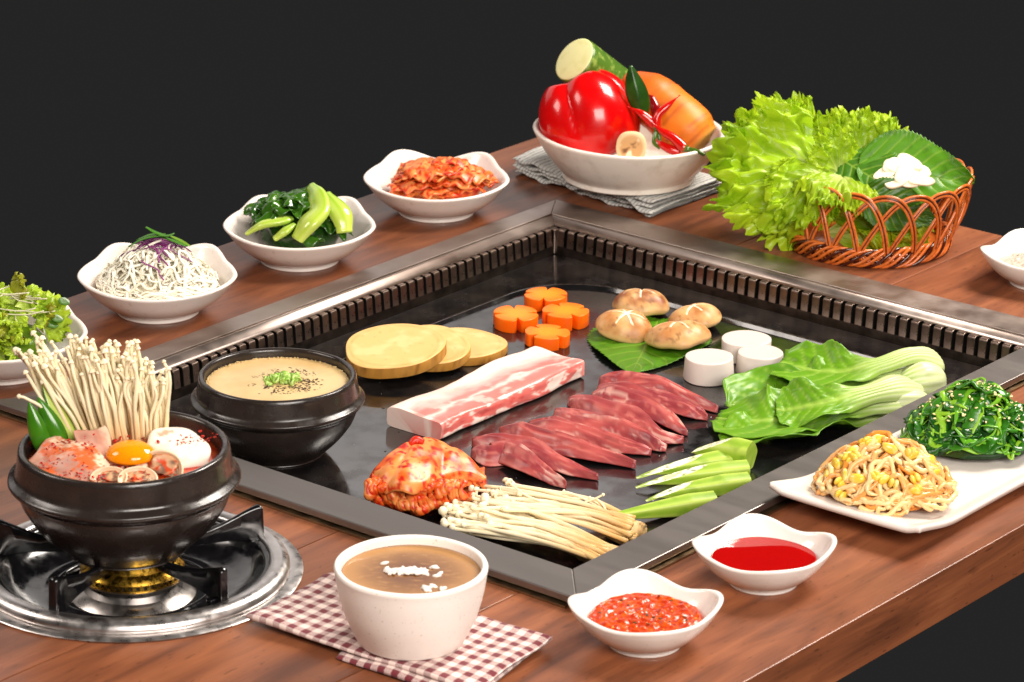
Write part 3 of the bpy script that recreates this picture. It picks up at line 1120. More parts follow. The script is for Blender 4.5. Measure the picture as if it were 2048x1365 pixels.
pots = [((790, 742), 4.55, 4.75, 1.15, radians(6), radians(-3), .9, 'potato slice lying on top of two others beside the egg pot'),
        ((852, 724), 4.0, 4.35, .95, radians(5), radians(-2), .45, 'middle potato slice of three, half covered by another slice'),
        ((922, 703), 4.05, 4.2, .9, 0, 0, 0.0, 'potato slice at the bottom of three, next to the carrot flowers')]
for i, ((x, y), a, b, h, rx, ry, dz, lab) in enumerate(pots):
    n = 80
    V, F = slab(ell(a, b, n, .035, i * 1.7 + .5, 2.15), 0, h, .1, 22)
    C = slice_cols(n, 3, V, POT_SKIN, POT_TOP, S((120, 78, 34)))
    for q_ in range(8 * n, len(V)):                     # starchy flesh: a darker ring under the skin, cloudy core
        x_, y_ = V[q_][0] / a, V[q_][1] / b
        r_ = sqrt(x_ * x_ + y_ * y_) + .03 * nz((x_, y_, i), 3)
        c_ = mix(POT_TOP, S((196, 146, 78)), .7 * exp(-((r_ - .9) / .025) ** 2) + .35 * sstep(.94, 1.0, r_))
        c_ = mix(c_, S((232, 200, 142)), sstep(.0, .5, fbm((x_, y_, i), 2.2, 3, 3)) * .5)
        C[q_] = mix(c_, S((186, 138, 76)), .5 * sstep(.5, .62, nz((x_, y_, i), 11)))
    L0 = G(x, y, ZP) + V3((0, 0, .02 + dz + b * sin(rx)))
    single('potato_slice', lab, 'potato', xf(V, L0, rx, ry, .3 * i), F, m_potato, G(x, y, ZP), 'potato slices on the griddle', cols=C)
# carrot flowers
def flower(R, seed, n=130):
    P = []
    for j in range(n):
        t = 2 * pi * j / n
        q = ((t * 4 / (2 * pi) + seed) % 1) - .5           # four petals
        r = R * (1 - .42 * exp(-((abs(q) - .5) / .06) ** 2) - .06 * (q * 2) ** 4)
        P.append((r * cos(t), r * sin(t)))
    return P
for i, (x, y, lab) in enumerate([(1091, 612, 'carrot flower lying at the back of four, near the vent wall'), (1031, 652, 'carrot flower nearest the potato slices'),
                                 (1131, 648, 'carrot flower nearest the shiitake mushrooms'), (1094, 688, 'carrot flower nearest the pork belly')]):
    n = 130
    V, F = slab(flower(2.14 + .06 * (i % 3), .13 * i + .1), 0, 1.22 + .08 * (i % 3), .07, 4)
    C = []
    for k, p in enumerate(V):
        r = sqrt(p[0] ** 2 + p[1] ** 2)
        C.append(mix(S((248, 140, 18)), S((244, 112, 8)), sstep(.6, 2.0, r)) if k // n > 4 else S((240, 98, 6)))
    single('carrot_flower', lab, 'carrot', xf(V, G(x, y, ZP) + V3((0, 0, .02)), radians(2 * (i % 2)), 0, .5 * i), F, m_carrot, G(x, y, ZP), 'flower-cut carrot slices', cols=C, sharp=50)

# perilla leaf: blade with serrated edge, veins in relief
m_perilla = M('perilla_leaf', vcol=True, rough=.36, spec=.45, trans=.18, bump=(420, .25, .04), var=(S((30, 62, 8)), 60, .55, .9))
def perilla(origin, axis, side, up, L, W, bend=.0, cup=.0, seed=0, wave=.35, dark=0):
    axis, side, up = V3(axis).normalized(), V3(side).normalized(), V3(up).normalized()
    def hw(u):
        return W * (sin(pi * min(1, u * .98 + .015) ** .72) ** .85) * (1 - .12 * u)
    def vein(u, v):
        s = abs(v)
        m_ = exp(-(v * W / .09) ** 2) * (1 - .5 * u)
        for k in range(8):
            u0 = -.02 + k * .118
            d = (u - u0 - s * .3 * (1 - .3 * u)) * L
            m_ = max(m_, exp(-(d / .09) ** 2) * (1 - .55 * s) * .85)
        return m_
    def f(a, b):
        u, v = a, b * 2 - 1
        w = hw(u)
        saw = ((u * 26 + (.3 if v > 0 else 0)) % 1)
        w *= 1 - .075 * (saw if u > .04 else 0) * abs(v) ** 6
        puff = sin((u - abs(v) * .3) * 2 * pi / .118) * .055 * (1 - abs(v)) * abs(v) * 2
        h = cup * v * v + bend * u * u + wave * abs(v) ** 2 * sin(u * 9 + (2 if v > 0 else 0) + seed) * .6 - .06 * vein(u, v) + puff + .12 * nz((u * 4, v * 3, seed), 1)
        return V3(origin) + axis * (u * L) + side * (v * w) + up * h
    V, F, UV = grid(f, 120, 81)
    C = []
    for u, v in UV:
        q = vein(u, v * 2 - 1)
        C.append(mix(mix(S((78, 130, 20)), S((48, 94, 18)), dark), S((150, 178, 66)), q * .8))
    return V, F, C
pb, pt = G(1318, 640, ZP), G(1262, 755, ZP)
ax = pt - pb
V, F, C = perilla(pb + V3((0, 0, .12)), ax, V3((-ax.y, ax.x, 0)), (0, 0, 1), ax.length, 6.3, .25, .15, 1, .3)
V = [V3((p[0], p[1], max(p[2], ZP + .04))) for p in V]
single('perilla_leaf', 'green serrated perilla leaf lying flat under the shiitake mushrooms', 'leaf', V, F, m_perilla, (pb + pt) / 2, 'perilla leaves', cols=C, thick=.05)

# shiitake
m_shii = M('shiitake', vcol=True, rough=.42, spec=.4, sss=.1, rad=(1, .6, .3), srad=.25, bump=(180, .2, .08))
m_gill = M('mushroom_flesh', S((226, 196, 150)), .55, sss=.15, rad=(1, .8, .5), srad=.2, var=(S((190, 148, 98)), 160, .5, .75))
def shiitake(x, y, z, R, H, rx, ry, rz, seed, lab, tone):
    base = G(x, y, z)
    r = thing('shiitake_mushroom', lab, 'mushroom', base, 0, 'shiitake mushrooms on the griddle')
    n, mrow = 88, 44
    V, F, C = [], [], []
    prof = [(0.0, 1.0), (.3, .97), (.58, .86), (.82, .66), (.98, .4), (1.02, .2), (.95, .06), (.82, .0), (.7, .03), (.55, .14), (.2, .2)]
    pr = smoothprof(prof, 5)
    for i, (a, b) in enumerate(pr):
        for j in range(n):
            t = 2 * pi * j / n
            lob = 1 + .07 * sin(2 * t + seed) + .05 * sin(3 * t + seed * 2) + .02 * sin(7 * t + seed)
            x_, y_, z_ = a * R * lob * cos(t), a * R * lob * sin(t), b * H
            z_ += .16 * sin(2 * t + seed) * a * H * .5 + .08 * sin(5 * t + seed) * a * a
            inner = i > len(pr) * .62
            c = mix(tone, S((206, 160, 104)), .5 + .9 * fbm((x_, y_, z_), .8, seed, 3))
            c = mix(c, S((104, 60, 28)), sstep(.25, .6, fbm((x_, y_, z_), 1.7, seed + 4, 2)) * .6)
            c = mix(c, S((222, 186, 130)), sstep(.82, 1.0, a) * sstep(.5, .1, b) * .7)
            dd = 0
            if not inner and a < .72:
                for k in range(3):
                    ang = seed + k * pi / 3
                    d = abs(x_ * sin(ang) - y_ * cos(ang))
                    w = .16 * (1 - a / .75) + .03
                    dd = max(dd, sstep(w, w * .5, d))
            if dd > 0:
                c = mix(c, S((244, 232, 206)), dd)
                z_ -= .12 * dd
            if inner:
                c = S((222, 190, 140))
            V.append((x_, y_, z_))
            C.append(c)
    for i in range(len(pr) - 1):
        for j in range(n):
            F.append((i * n + j, (i + 1) * n + j, (i + 1) * n + (j + 1) % n, i * n + (j + 1) % n))
    F.append(tuple(range((len(pr) - 1) * n, len(pr) * n)))
    mk('cap', xf(V, (0, 0, .25), rx, ry, rz), F, m_shii, r, cols=C)
    V, F = tube([V3((0, 0, .02)), V3((.05, 0, .5)), V3((0, .05, 1.0))], [.62, .55, .7], 12)
    mk('stem', V, F, m_gill, r)
br = S((172, 112, 62))
shiitake(1281, 632, ZP, 2.55, 2.4, radians(-14), radians(8), .4, 2.1, 'dark brown shiitake cap at the back of the group, away from the leaf', S((140, 80, 44)))
shiitake(1391, 655, ZP, 2.45, 2.0, radians(-4), radians(10), 2.2, 5.2, 'brown shiitake cap with a small dark spot, right behind its neighbour by the vent wall', br)
shiitake(1247, 670, ZP + .2, 2.5, 2.2, radians(10), radians(-6), 1.2, 3.9, 'shiitake cap with torn pale patches, on the leaf beside the carrots', br)
shiitake(1358, 697, ZP + .2, 2.85, 2.35, radians(14), radians(8), 3.0, 1.25, 'largest shiitake cap with a bold white star cut, on the leaf', S((186, 124, 72)))

# king oyster discs
m_oyster = M('king_oyster', vcol=True, rough=.45, spec=.35, sss=.2, rad=(1, .9, .8), srad=.3, bump=(120, .05, .05))
for i, (x, y, r0, h, lab) in enumerate([(1417, 757, 2.35, 2.15, 'white mushroom disc nearest the beef strips'), (1491, 715, 2.25, 1.9, 'white mushroom disc at the back, nearest the vent wall'), (1520, 745, 2.2, 2.0, 'white mushroom disc partly hidden behind the bok choy leaf')]):
    n = 72
    V, F = slab(ell(r0, r0, n, .02, i), 0, h, .12, 6, inset_top=.14 if i != 1 else -.05, dome=-.05)
    C = [S((216, 205, 195)) if k // n < 7 else S((206, 193, 183)) for k in range(len(V))]
    single('mushroom_disc', lab, 'mushroom', xf(V, G(x, y, ZP) + V3((0, 0, .02))), F, m_oyster, G(x, y, ZP), 'white mushroom discs', cols=C)

# pork belly slab
m_pork = M('raw_pork', vcol=True, rough=.3, spec=.5, sss=.15, rad=(1, .35, .25), srad=.3, bump=(260, .16, .05), bump2=(40, .1, .1))
p0, p1 = G(828, 868, ZP), G(1116, 742, ZP)
ax = (p1 - p0)
Lp = ax.length
ax.normalize()
sd = V3((-ax.y, ax.x, 0))
def pork(u, v):                                   # u along, v round the section
    W, H = 3.15 - .15 * sin(u * 7), 1.85 + .12 * sin(u * 11)
    t = 2 * pi * v
    c, s_ = cos(t), sin(t)
    p_ = 7.0
    k = (abs(c) ** p_ + abs(s_) ** p_) ** (-1 / p_)
    e = 1 - .25 * max(0, abs(u - .5) * 2 - .96) * 10
    x, z = c * k * W * (.96 + .04 * e), s_ * k * H / 2 * (.9 + .1 * e) + H / 2
    q = (u * 9, x * .6, z)
    x += .12 * nz(q, 1.2, 2) + .1 * sin(u * 16) * (c < 0)
    z += .1 * nz(q, .8, 8) * (z > .4) + .1 * sin(u * 5 + x) * (z > .4)
    return p0 + ax * (u * Lp) + sd * x + V3((0, 0, max(0.03, z)))
def porkcol(p):
    d = V3(p) - p0
    u, x, z = d.dot(ax) / Lp, d.dot(sd), d.z          # x > 0 is the rind side
    q = x + .8 * fbm((u * 7, x * .7, z * .5), 1, 5, 3) + (1.2 * (u - .5) * .4)
    fat, pale, red, deep = S((240, 214, 202)), S((232, 172, 162)), S((216, 110, 102)), S((200, 74, 70))
    if z > 1.6:
        c = fat
        c = mix(c, S((228, 168, 160)), sstep(1.6, .5, q) * .8)
        c = mix(c, red, sstep(.5, -.6, q) * .9)
        c = mix(c, S((238, 205, 195)), exp(-((q + 1.35 + .25 * sin(u * 9)) / .24) ** 2) * .95)
        c = mix(c, fat, sstep(.2, .45, fbm((u * 12, x * .9, 0), 1, 9, 3)) * .5 * sstep(.6, -1, q))
    else:
        w = fbm((u * 11, z * 1.3, x), .9, 21, 3)
        c = mix(red, fat, sstep(-.02, .3, w))
        c = mix(c, deep, sstep(.2, .55, -w) * .7)
        if x > 1.8:
            c = mix(fat, pale, .4 + .3 * w)
    if u < .02 or u > .98:
        c = mix(fat, red, sstep(.3, -1.0, q) * .8)
        c = mix(c, fat, exp(-((q + 1.5) / .4) ** 2))
    return c
V, F, _ = grid(pork, 130, 120, wv=True)
F.append(tuple(range(120)))
F.append(tuple(reversed(range(129 * 120, 130 * 120))))
single('pork_belly', 'thick raw pork belly slab, pink and white layered, lying across the griddle', 'meat', V, F, m_pork, p0.lerp(p1, .5), cols=[porkcol(p) for p in V], sharp=60)

# beef strips
m_beef = M('raw_beef', vcol=True, rough=.36, spec=.5, sss=.12, rad=(1, .25, .2), srad=.25, bump=(300, .18, .05), bump2=(60, .2, .12))
def beef(pts, w, seed, lab, lift=0, tone=0):
    P = [G(980 + a * .2344, 740 + b * .2344, ZP + .5 + lift) for a, b in pts]
    S_ = spline(P, 12)
    m_ = len(S_)
    n = 44
    V, F, C = [], [], []
    for i, p in enumerate(S_):
        t = i / (m_ - 1)
        tg = (S_[min(i + 1, m_ - 1)] - S_[max(i - 1, 0)]).normalized()
        sd = V3((-tg.y, tg.x, 0)).normalized()
        env = min(1, (t / .2) ** .7 * .85 + .12, ((1 - t) / .5) ** .8 * .95 + .04)
        ww = .93 * w * env * (1 + .3 * nz((t * 3.2, seed, 0), 1) + .16 * nz((t * 11, seed, 0), 1))
        hh = 1.6 * (.3 + .7 * env) * (1 + .25 * nz((t * 3, seed, 3), 1))
        off = .4 * nz((t * 2.6, seed, 9), 1)
        crest = .35 * nz((t * 2.0, seed, 33), 1.3) + .15
        tilt = -.18 + .35 * nz((t * 2.2, seed, 5), 1)                # lies slumped on its neighbour
        for j in range(n):
            a = 2 * pi * j / n
            x = cos(a)
            if j <= n // 2:                                        # upper side: a low ridge with thin edges
                q = abs(x - crest * (1 - abs(x)))
                z = hh * (1 - min(1, q) ** 2.1)
                z -= .22 * hh * exp(-((x - .1 - .6 * nz((t * 2, seed, 21), 1)) / .1) ** 2) * (1 - abs(x))
                z -= .14 * hh * exp(-((x + .45 - .5 * nz((t * 2.4, seed, 27), 1)) / .08) ** 2)
                z += .2 * nz((t * 6, x * 2.2, seed), 1.0) * (1 - abs(x))
            else:
                z = -.1
            x = x * ww + .14 * nz((t * 9, z, seed + 2), 1.2)
            z -= .35
            x, z = x * cos(tilt) - z * sin(tilt), x * sin(tilt) + z * cos(tilt)
            pt_ = p + sd * (x + off) + V3((0, 0, z))
            pt_.z = max(pt_.z, ZP + .03)
            V.append(pt_)
            w_ = fbm((t * 5, x * .8 + seed, z), .9, seed, 3)
            c = mix(S((170, 78, 74)), S((132, 48, 54)), .5 + w_ + tone)
            fi = nz((t * 3 + x * .15, x * 7.5, seed), 1.0, seed + 5)       # muscle fibres along the strip
            c = mix(c, S((206, 124, 112)), sstep(.05, .5, fi) * .5)
            fi = nz((t * 2.2 + x * .3, x * 3.2, seed + 4), 1.0, seed + 9)
            mb = fbm((t * 7, x * 1.6, z), 1.2, seed + 11, 3)
            c = mix(c, S((226, 186, 170)), sstep(.32, .58, fi + .5 * mb) * .5)
            C.append(c)
    for i in range(m_ - 1):
        for j in range(n):
            j2 = (j + 1) % n
            F.append((i * n + j, (i + 1) * n + j, (i + 1) * n + j2, i * n + j2))
    F.append(tuple(range(n)))
    F.append(tuple(reversed(range(len(V) - n, len(V)))))
    b = S_[m_ // 2].copy()
    b.z = ZP
    single('beef_strip', lab, 'meat', V, F, m_beef, b, 'raw beef strips in a row', cols=C)
strips = [([(-150, 690), (0, 740), (150, 730), (350, 830), (500, 910), (640, 975)], 1.6, 'beef strip at the end of the row beside the kimchi and enoki'),
          ([(-150, 605), (150, 650), (400, 730), (650, 830), (915, 905)], 1.6, 'second beef strip of the row counting from the kimchi'),
          ([(70, 525), (300, 575), (600, 655), (900, 735), (1245, 800)], 1.25, 'third beef strip of the row counting from the kimchi'),
          ([(320, 470), (550, 530), (850, 590), (1150, 650), (1375, 690)], 1.6, 'fourth beef strip of the row counting from the kimchi'),
          ([(560, 350), (700, 430), (950, 500), (1200, 565), (1400, 630), (1510, 650)], 1.5, 'fifth beef strip of the row counting from the kimchi'),
          ([(660, 265), (850, 330), (1100, 400), (1300, 480), (1450, 565), (1650, 590)], 1.7, 'sixth beef strip of the row, with a bluish sheen'),
          ([(870, 220), (1050, 255), (1300, 325), (1500, 420), (1675, 525)], 1.95, 'seventh beef strip of the row counting from the kimchi'),
          ([(920, 150), (1150, 215), (1450, 280), (1700, 350), (1850, 395)], 1.9, 'eighth beef strip of the row, darker than the rest'),
          ([(930, 85), (1150, 110), (1400, 160), (1650, 225), (1950, 325)], 1.5, 'last beef strip of the row, below the perilla leaf')]
for i, (p, w, lab) in enumerate(strips):
    beef(p, w, 3.1 + i * 2.7, lab, 0.0, .25 if i == 7 else 0)

# ------------------------------------------------------------------ okra
m_okra = M('okra', vcol=True, rough=.4, spec=.4, sss=.1, rad=(.6, 1, .3), srad=.2, bump=(300, .12, .04))
def okra(a, b, R, cut0, cut1, seed, lab, thick=1.0, lift=0, tipr=.2):
    A, B = G(a[0], a[1], ZP + R * .8 + lift), G(b[0], b[1], ZP + R * .9 + lift)
    ax = B - A
    L = ax.length
    ax.normalize()
    sd = V3((-ax.y, ax.x, 0)).normalized()
    n, m_ = 60, 70
    V, F, C = [], [], []
    for i in range(m_):
        t = i / (m_ - 1)
        r = R * (tipr + (1 - tipr) * min(1, (t / .75)) ** .75) * (1 - .06 * sstep(.7, 1, t))
        for j in range(n):
            an = 2 * pi * j / n + seed
            rr = r * (1 + .1 * (abs(cos(an * 2.5)) ** 3 - .4))
            x, z = rr * cos(an), rr * sin(an) * thick
            cutz = -R * .55 + (t - cut0) / max(.01, cut1 - cut0) * R * 1.7
            ct_ = 0
            if z > cutz:
                ct_ = sstep(0, .12, z - cutz)
                z = cutz + .02 * nz((x * 3, t * 20, 0), 1)
            p = A + ax * (t * L) + sd * x + V3((0, 0, z))
            p.z = max(p.z, ZP + .03)
            V.append(p)
            g = mix(S((134, 166, 44)), S((176, 196, 84)), abs(cos(an * 2.5)) ** 3)
            g = mix(g, S((104, 142, 34)), sstep(.1, .5, nz((t * 8, an, seed), 1)) * .5)
            w = mix(S((240, 238, 212)), S((206, 214, 150)), sstep(.1, .4, fbm((x * 2, t * 14, seed), 1, 2, 2)))
            rim = abs(x) / max(.05, sqrt(max(.003, r * r - cutz * cutz)))
            w = mix(w, S((96, 110, 40)), sstep(.22, .4, nz((x * 3.4, t * 24, seed), 1.1)) * .8)
            C.append(mix(g, w, sstep(0, .3, ct_) * sstep(1.0, .8, rim)))
    for i in range(m_ - 1):
        for j in range(n):
            j2 = (j + 1) % n
            F.append((i * n + j, (i + 1) * n + j, (i + 1) * n + j2, i * n + j2))
    F.append(tuple(range(n)))
    F.append(tuple(reversed(range(len(V) - n, len(V)))))
    base = (A + B) / 2
    base.z = ZP
    single('okra_piece', lab, 'okra', V, F, m_okra, base, 'cut okra pieces on the griddle', cols=C, sharp=55)
okra((1273, 945), (1492, 918), .98, .0, .72, .3, 'okra piece with a dull cut face, lying next to the stubby piece')
okra((1272, 964), (1494, 942), .98, .0, .75, 1.4, 'okra piece with a long white cut face, third from the bok choy')
okra((1292, 991), (1496, 966), .95, .0, .6, 2.2, 'okra piece with a narrow cut edge, second from the enoki')
okra((1222, 1034), (1428, 1004), .95, -.2, .2, .8, 'whole-sided okra piece nearest the enoki mushrooms')
okra((1388, 892), (1502, 912), 1.3, -.1, .75, 2.9, 'stubby okra piece with a round pale cut face, touching the bok choy', 1.0, .3, .5)

# ------------------------------------------------------------------ bok choy
m_bok = M('bok_choy', vcol=True, rough=.38, spec=.45, trans=.2, bump=(120, .12, .06), sss=.0)
def bokleaf(root, pts, wk, blade0, seed, thick_pet=.45, twist=0.0, dark=0.0, name='leaf', cup=.5, vf=.2):
    P = spline([G(x, y, ZP + z) for x, y, z in pts], 12)
    m_ = len(P)
    nv = 47
    V, F, C = [], [], []
    for i, p in enumerate(P):
        t = i / (m_ - 1)
        tg = (P[min(i + 1, m_ - 1)] - P[max(i - 1, 0)]).normalized()
        sd = V3((-tg.y, tg.x, 0)).normalized()
        up = sd.cross(tg) * -1
        if up.z < 0:
            up = -up
        sd2 = (sd * cos(twist) + up * sin(twist))
        up2 = (up * cos(twist) - sd * sin(twist))
        w = interp(wk, t)
        bl = sstep(blade0 - .08, blade0 + .12, t)
        for j in range(nv):
            v = j / (nv - 1) * 2 - 1
            pet = (1 - bl)
            h = (cup * w * .18 * v * v + vf * w * (abs(v) - .4)) * bl + pet * w * .8 * (sqrt(max(0, 1 - (v * .98) ** 2)) - .6)
            h += bl * (.34 * abs(v) ** 2 * sin(t * 22 + (2.2 if v > 0 else 0) + seed) + .2 * abs(v) * nz((t * 9, v * 3, seed), 1.2) + .1 * nz((t * 14, v * 6, seed), 1.3))
            rib = exp(-(v * w / (.18 + .5 * (1 - t))) ** 2)
            sv = 0
            for k in range(9):
                u0 = blade0 - .08 + k * .075
                sv = max(sv, exp(-((t - u0 - abs(v) * .13) / .008) ** 2) * (1 - .4 * abs(v)))
            h -= .1 * sv * bl - .12 * rib * bl
            h += pet * .05 * sin(v * 26) * (1 - abs(v))
            edge = 1 - .05 * bl * (1 if sin(t * 55 + seed) > .2 else 0) * abs(v) ** 6
            q = p + sd2 * (v * w * edge) + up2 * h
            q.z = max(q.z, ZP + .04)
            V.append(q)
            petc = mix(S((206, 217, 150)), S((146, 184, 58)), sstep(.05, blade0, t) * .9)
            petc = mix(petc, S((222, 228, 178)), (.5 + .5 * sin(v * 26)) * (1 - .6 * t / blade0)) if pet > .2 else petc
            blc = mix(S((104, 156, 22)), S((58, 110, 12)), dark + .5 * fbm((t * 4, v * 2, seed), 1, 1, 2))
            c = mix(petc, blc, bl * sstep(.02, .25, abs(v) + bl * .15 - .35 * (1 - bl)))
            c = mix(c, S((176, 206, 92)), max(rib * .9 * (1 - .5 * t), sv * .55) * bl)
            C.append(c)
    for i in range(m_ - 1):
        for j in range(nv - 1):
            F.append((i * nv + j, (i + 1) * nv + j, (i + 1) * nv + j + 1, i * nv + j + 1))
    o = mk(name, V, F, m_bok, root, world=True, cols=C, thick=.09)
    return o
bb = G(1835, 805, ZP)
bk1 = thing('bok_choy_half', 'halved raw bok choy nearer the okra, its big leaves spread towards the beef', 'bok choy', bb, 0, 'raw bok choy halves')
bokleaf(bk1, [(1838, 806, .5), (1780, 826, .5), (1690, 838, .6), (1600, 850, .8), (1520, 868, .7), (1440, 880, .25)], [(0, .8), (.12, 1.7), (.3, 1.15), (.45, 2.4), (.7, 4.0), (.92, 3.5), (1, 1.2)], .36, 1.0)
bokleaf(bk1, [(1842, 790, 1.2), (1790, 802, 2.0), (1700, 812, 1.9), (1610, 828, 1.6), (1530, 838, 1.4), (1432, 838, .5)], [(0, .9), (.12, 1.8), (.3, 1.2), (.45, 2.3), (.72, 3.9), (.92, 3.4), (1, 1.2)], .38, 2.7, twist=-.25)
bokleaf(bk1, [(1840, 778, 2.0), (1795, 772, 3.2), (1720, 790, 3.1), (1650, 804, 2.9), (1590, 816, 2.2), (1552, 820, 1.9)], [(0, .9), (.15, 1.7), (.35, 1.1), (.55, 1.8), (.75, 2.9), (.92, 2.4), (1, .9)], .45, 4.1, twist=-.5)
bokleaf(bk1, [(1832, 800, 1.0), (1770, 800, 1.2), (1680, 792, 1.2), (1600, 785, 1.2), (1530, 790, 1.1), (1455, 815, .5)], [(0, .9), (.15, 1.5), (.35, 1.1), (.5, 2.6), (.75, 4.2), (.92, 3.2), (1, .4)], .4, 6.3, twist=-.1, dark=.3)
bb = G(1868, 775, ZP)
bk2 = thing('bok_choy_half', 'halved raw bok choy nearer the vent wall, its thick stalk arching', 'bok choy', bb, 0, 'raw bok choy halves')
bokleaf(bk2, [(1868, 780, .4), (1815, 780, .5), (1740, 782, .6), (1650, 778, .8), (1570, 775, .7), (1480, 775, .3)], [(0, .9), (.12, 1.7), (.3, 1.15), (.45, 2.4), (.7, 3.8), (.9, 3.0), (1, .4)], .38, 8.0, dark=.6)
bokleaf(bk2, [(1872, 758, 1.2), (1830, 752, 2.2), (1760, 760, 2.2), (1690, 765, 2.0), (1620, 768, 1.7), (1560, 765, 1.2)], [(0, 1.0), (.14, 1.9), (.32, 1.2), (.5, 2.0), (.75, 3.2), (.92, 2.6), (1, .9)], .45, 9.3, twist=-.3, dark=.2)
bokleaf(bk2, [(1872, 738, 1.8), (1862, 712, 3.5), (1820, 708, 4.1), (1760, 728, 3.6), (1690, 742, 2.9), (1620, 737, 2.6), (1560, 724, 2.4)], [(0, 1.0), (.14, 1.5), (.3, 1.0), (.5, 1.0), (.62, 2.2), (.8, 3.4), (.94, 2.9), (1, 1.1)], .56, 10.9, twist=-.35)

def bulb(root, px, z, a, L, W, H, seed):
    c = G(px[0], px[1], ZP + z)
    R_ = Matrix.Rotation(a, 3, 'Z')
    def f(d):
        an = atan2(d.z, d.y)
        q = 1 + .035 * sin(an * 11 + seed) * (1 - abs(d.x)) + .06 * sin(an * 3 + seed)
        w = 1 - .22 * max(0, -d.x)
        p = c + R_ @ V3((d.x * L, d.y * W * q * w, d.z * H * q * w))
        return V3((p.x, p.y, max(p.z, ZP + .03)))
    V, F = sphere(f, 60, 40)
    C = []
    for p in V:
        q = R_.inverted() @ (p - c)
        an = atan2(q.z / H, q.y / W)
        C.append(mix(mix(S((212, 221, 160)), S((160, 192, 78)), sstep(.4, -.9, q.x / L)), S((228, 232, 190)), .4 + .4 * sin(an * 22 + seed)))
    mk('stalk_base', V, F, m_bok, root, world=True, cols=C)
bulb(bk1, (1793, 806), 1.5, radians(15), 3.1, 1.9, 1.5, 1)
bulb(bk2, (1838, 765), 1.6, radians(20), 2.6, 2.1, 1.9, 2)

# ------------------------------------------------------------------ enoki mushrooms
m_enoki = M('enoki', vcol=True, rough=.36, spec=.4, sss=.25, rad=(1, .85, .6), srad=.2)
def enoki_stem(P, r0, r1, capr, n=7, tint=None, base=S((214, 178, 120))):
    Q = spline(P, 5)
    R = [r0 + (r1 - r0) * i / (len(Q) - 1) for i in range(len(Q))]
    d = (Q[-1] - Q[-2]).normalized()
    e = Q[-1]
    cn = len(Q)
    for s, rr in ((.0, 1.15), (.15, .95), (.55, .82), (.85, .45), (1.0, .08)):
        Q.append(e + d * capr * s * 1.1)
        R.append(capr * rr if s or rr > 1 else capr)
    V, F = tube(Q, R, n)
    C = []
    for i in range(len(Q)):
        t = i / (cn - 1)
        c = mix(base, S((236, 222, 188)), sstep(0, .45, t)) if i < cn else S((238, 224, 192))
        if tint and t < tint[1]:
            c = mix(c, tint[0], sstep(tint[1], 0, t) * (.6 + .6 * nz((t * 9, r0 * 100, P[0][0]), 1)))
        C += [c] * n
    return V, F, C
random.seed(21)
eb = G(1150, 1085, ZP)
enk = thing('enoki_bunch', 'bunch of long white enoki mushrooms lying along the front corner of the griddle', 'mushroom', eb)
for k in range(112):
    grp = k % 5 < 2
    f1 = random.random()
    if grp:
        b = (1262 + random.gauss(0, 6), 1062 + random.uniform(-26, 22), .3 + random.uniform(0, 2.0))
        c = (972 + random.uniform(-25, 75), 968 + 60 * f1 + random.uniform(-8, 8), .3 + 1.8 * random.random())
    else:
        b = (1208 + random.gauss(0, 7), 1112 + random.uniform(-22, 16), .3 + random.uniform(0, 1.8))
        c = (893 + random.uniform(0, 95), 1003 + 58 * f1 + random.uniform(-6, 6), .3 + 1.7 * random.random())
    B_, C_ = G(b[0], b[1], ZP + b[2]), G(c[0], c[1], ZP + c[2])
    M1, M2 = B_.lerp(C_, .35) + V3((random.gauss(0, .15), random.gauss(0, .2), .5)), B_.lerp(C_, .72) + V3((random.gauss(0, .25), random.gauss(0, .35), .35))
    M1.z = min(M1.z, ZP + 2.8)
    E_ = C_ + V3((-.3, random.gauss(0, .25), random.gauss(.15, .15)))
    for q in (M1, M2, C_, E_):
        q.z = max(q.z, ZP + .2)
    V, F, C = enoki_stem([B_, M1, M2, C_, E_], random.uniform(.16, .24), random.uniform(.11, .15), random.choice((.22, .26, .3, .36)), base=S((206, 166, 104)))
    mk('mushroom', V, F, m_enoki, enk, world=True, cols=C)
for pts in ([(1230, 1040, 1.2), (1190, 1010, 1.6), (1150, 990, 1.8), (1128, 983, 2.2)], [(1220, 1040, 1.0), (1190, 1004, 1.5), (1150, 997, 1.6), (1105, 998, 1.5)], [(1150, 1020, .9), (1170, 1005, 1.6), (1190, 998, 2.0), (1206, 990, 2.4)],
            [(1215, 1030, 1.0), (1207, 1012, 1.5), (1195, 1000, 1.8), (1180, 996, 2.0)], [(1215, 1045, 1.0), (1130, 1018, 1.6), (1060, 995, 2.4), (1030, 975, 3.0), (1018, 965, 3.2)]):
    V, F, C = enoki_stem([G(x, y, ZP + z) for x, y, z in pts], .1, .08, .15 if pts[0][0] != 1215 or len(pts) == 4 else .34)
    mk('mushroom', V, F, m_enoki, enk, world=True, cols=C)
m_root = M('enoki_root', S((212, 178, 124)), .6, var=(S((182, 138, 82)), 160, .45, .7), bump=(500, .5, .1), stretch=(1, 1, 1), sss=.1, srad=.2)
for (a, b, w) in (((1180, 1040), (1276, 1072), 1.3), ((1120, 1088), (1236, 1122), 1.25)):
    A, B = G(*a, ZP + 1.0), G(*b, ZP + .9)
    Q = [A.lerp(B, t / 12) for t in range(13)]
    V, F = tube(Q, [w * (.45 + .55 * sstep(0, .8, t / 12)) for t in range(13)], 40, flat=.85)
    V = [V3((p.x, p.y, max(ZP + .03, p.z))) + V3((nz(p, 2.2, 1), nz(p, 2.2, 5), nz(p, 2.2, 9))) * .1 + (p - A.lerp(B, .5)) * .02 * nz(p, 5, 2) for p in V]
    mk('root_clump', V, F, m_root, enk, world=True)

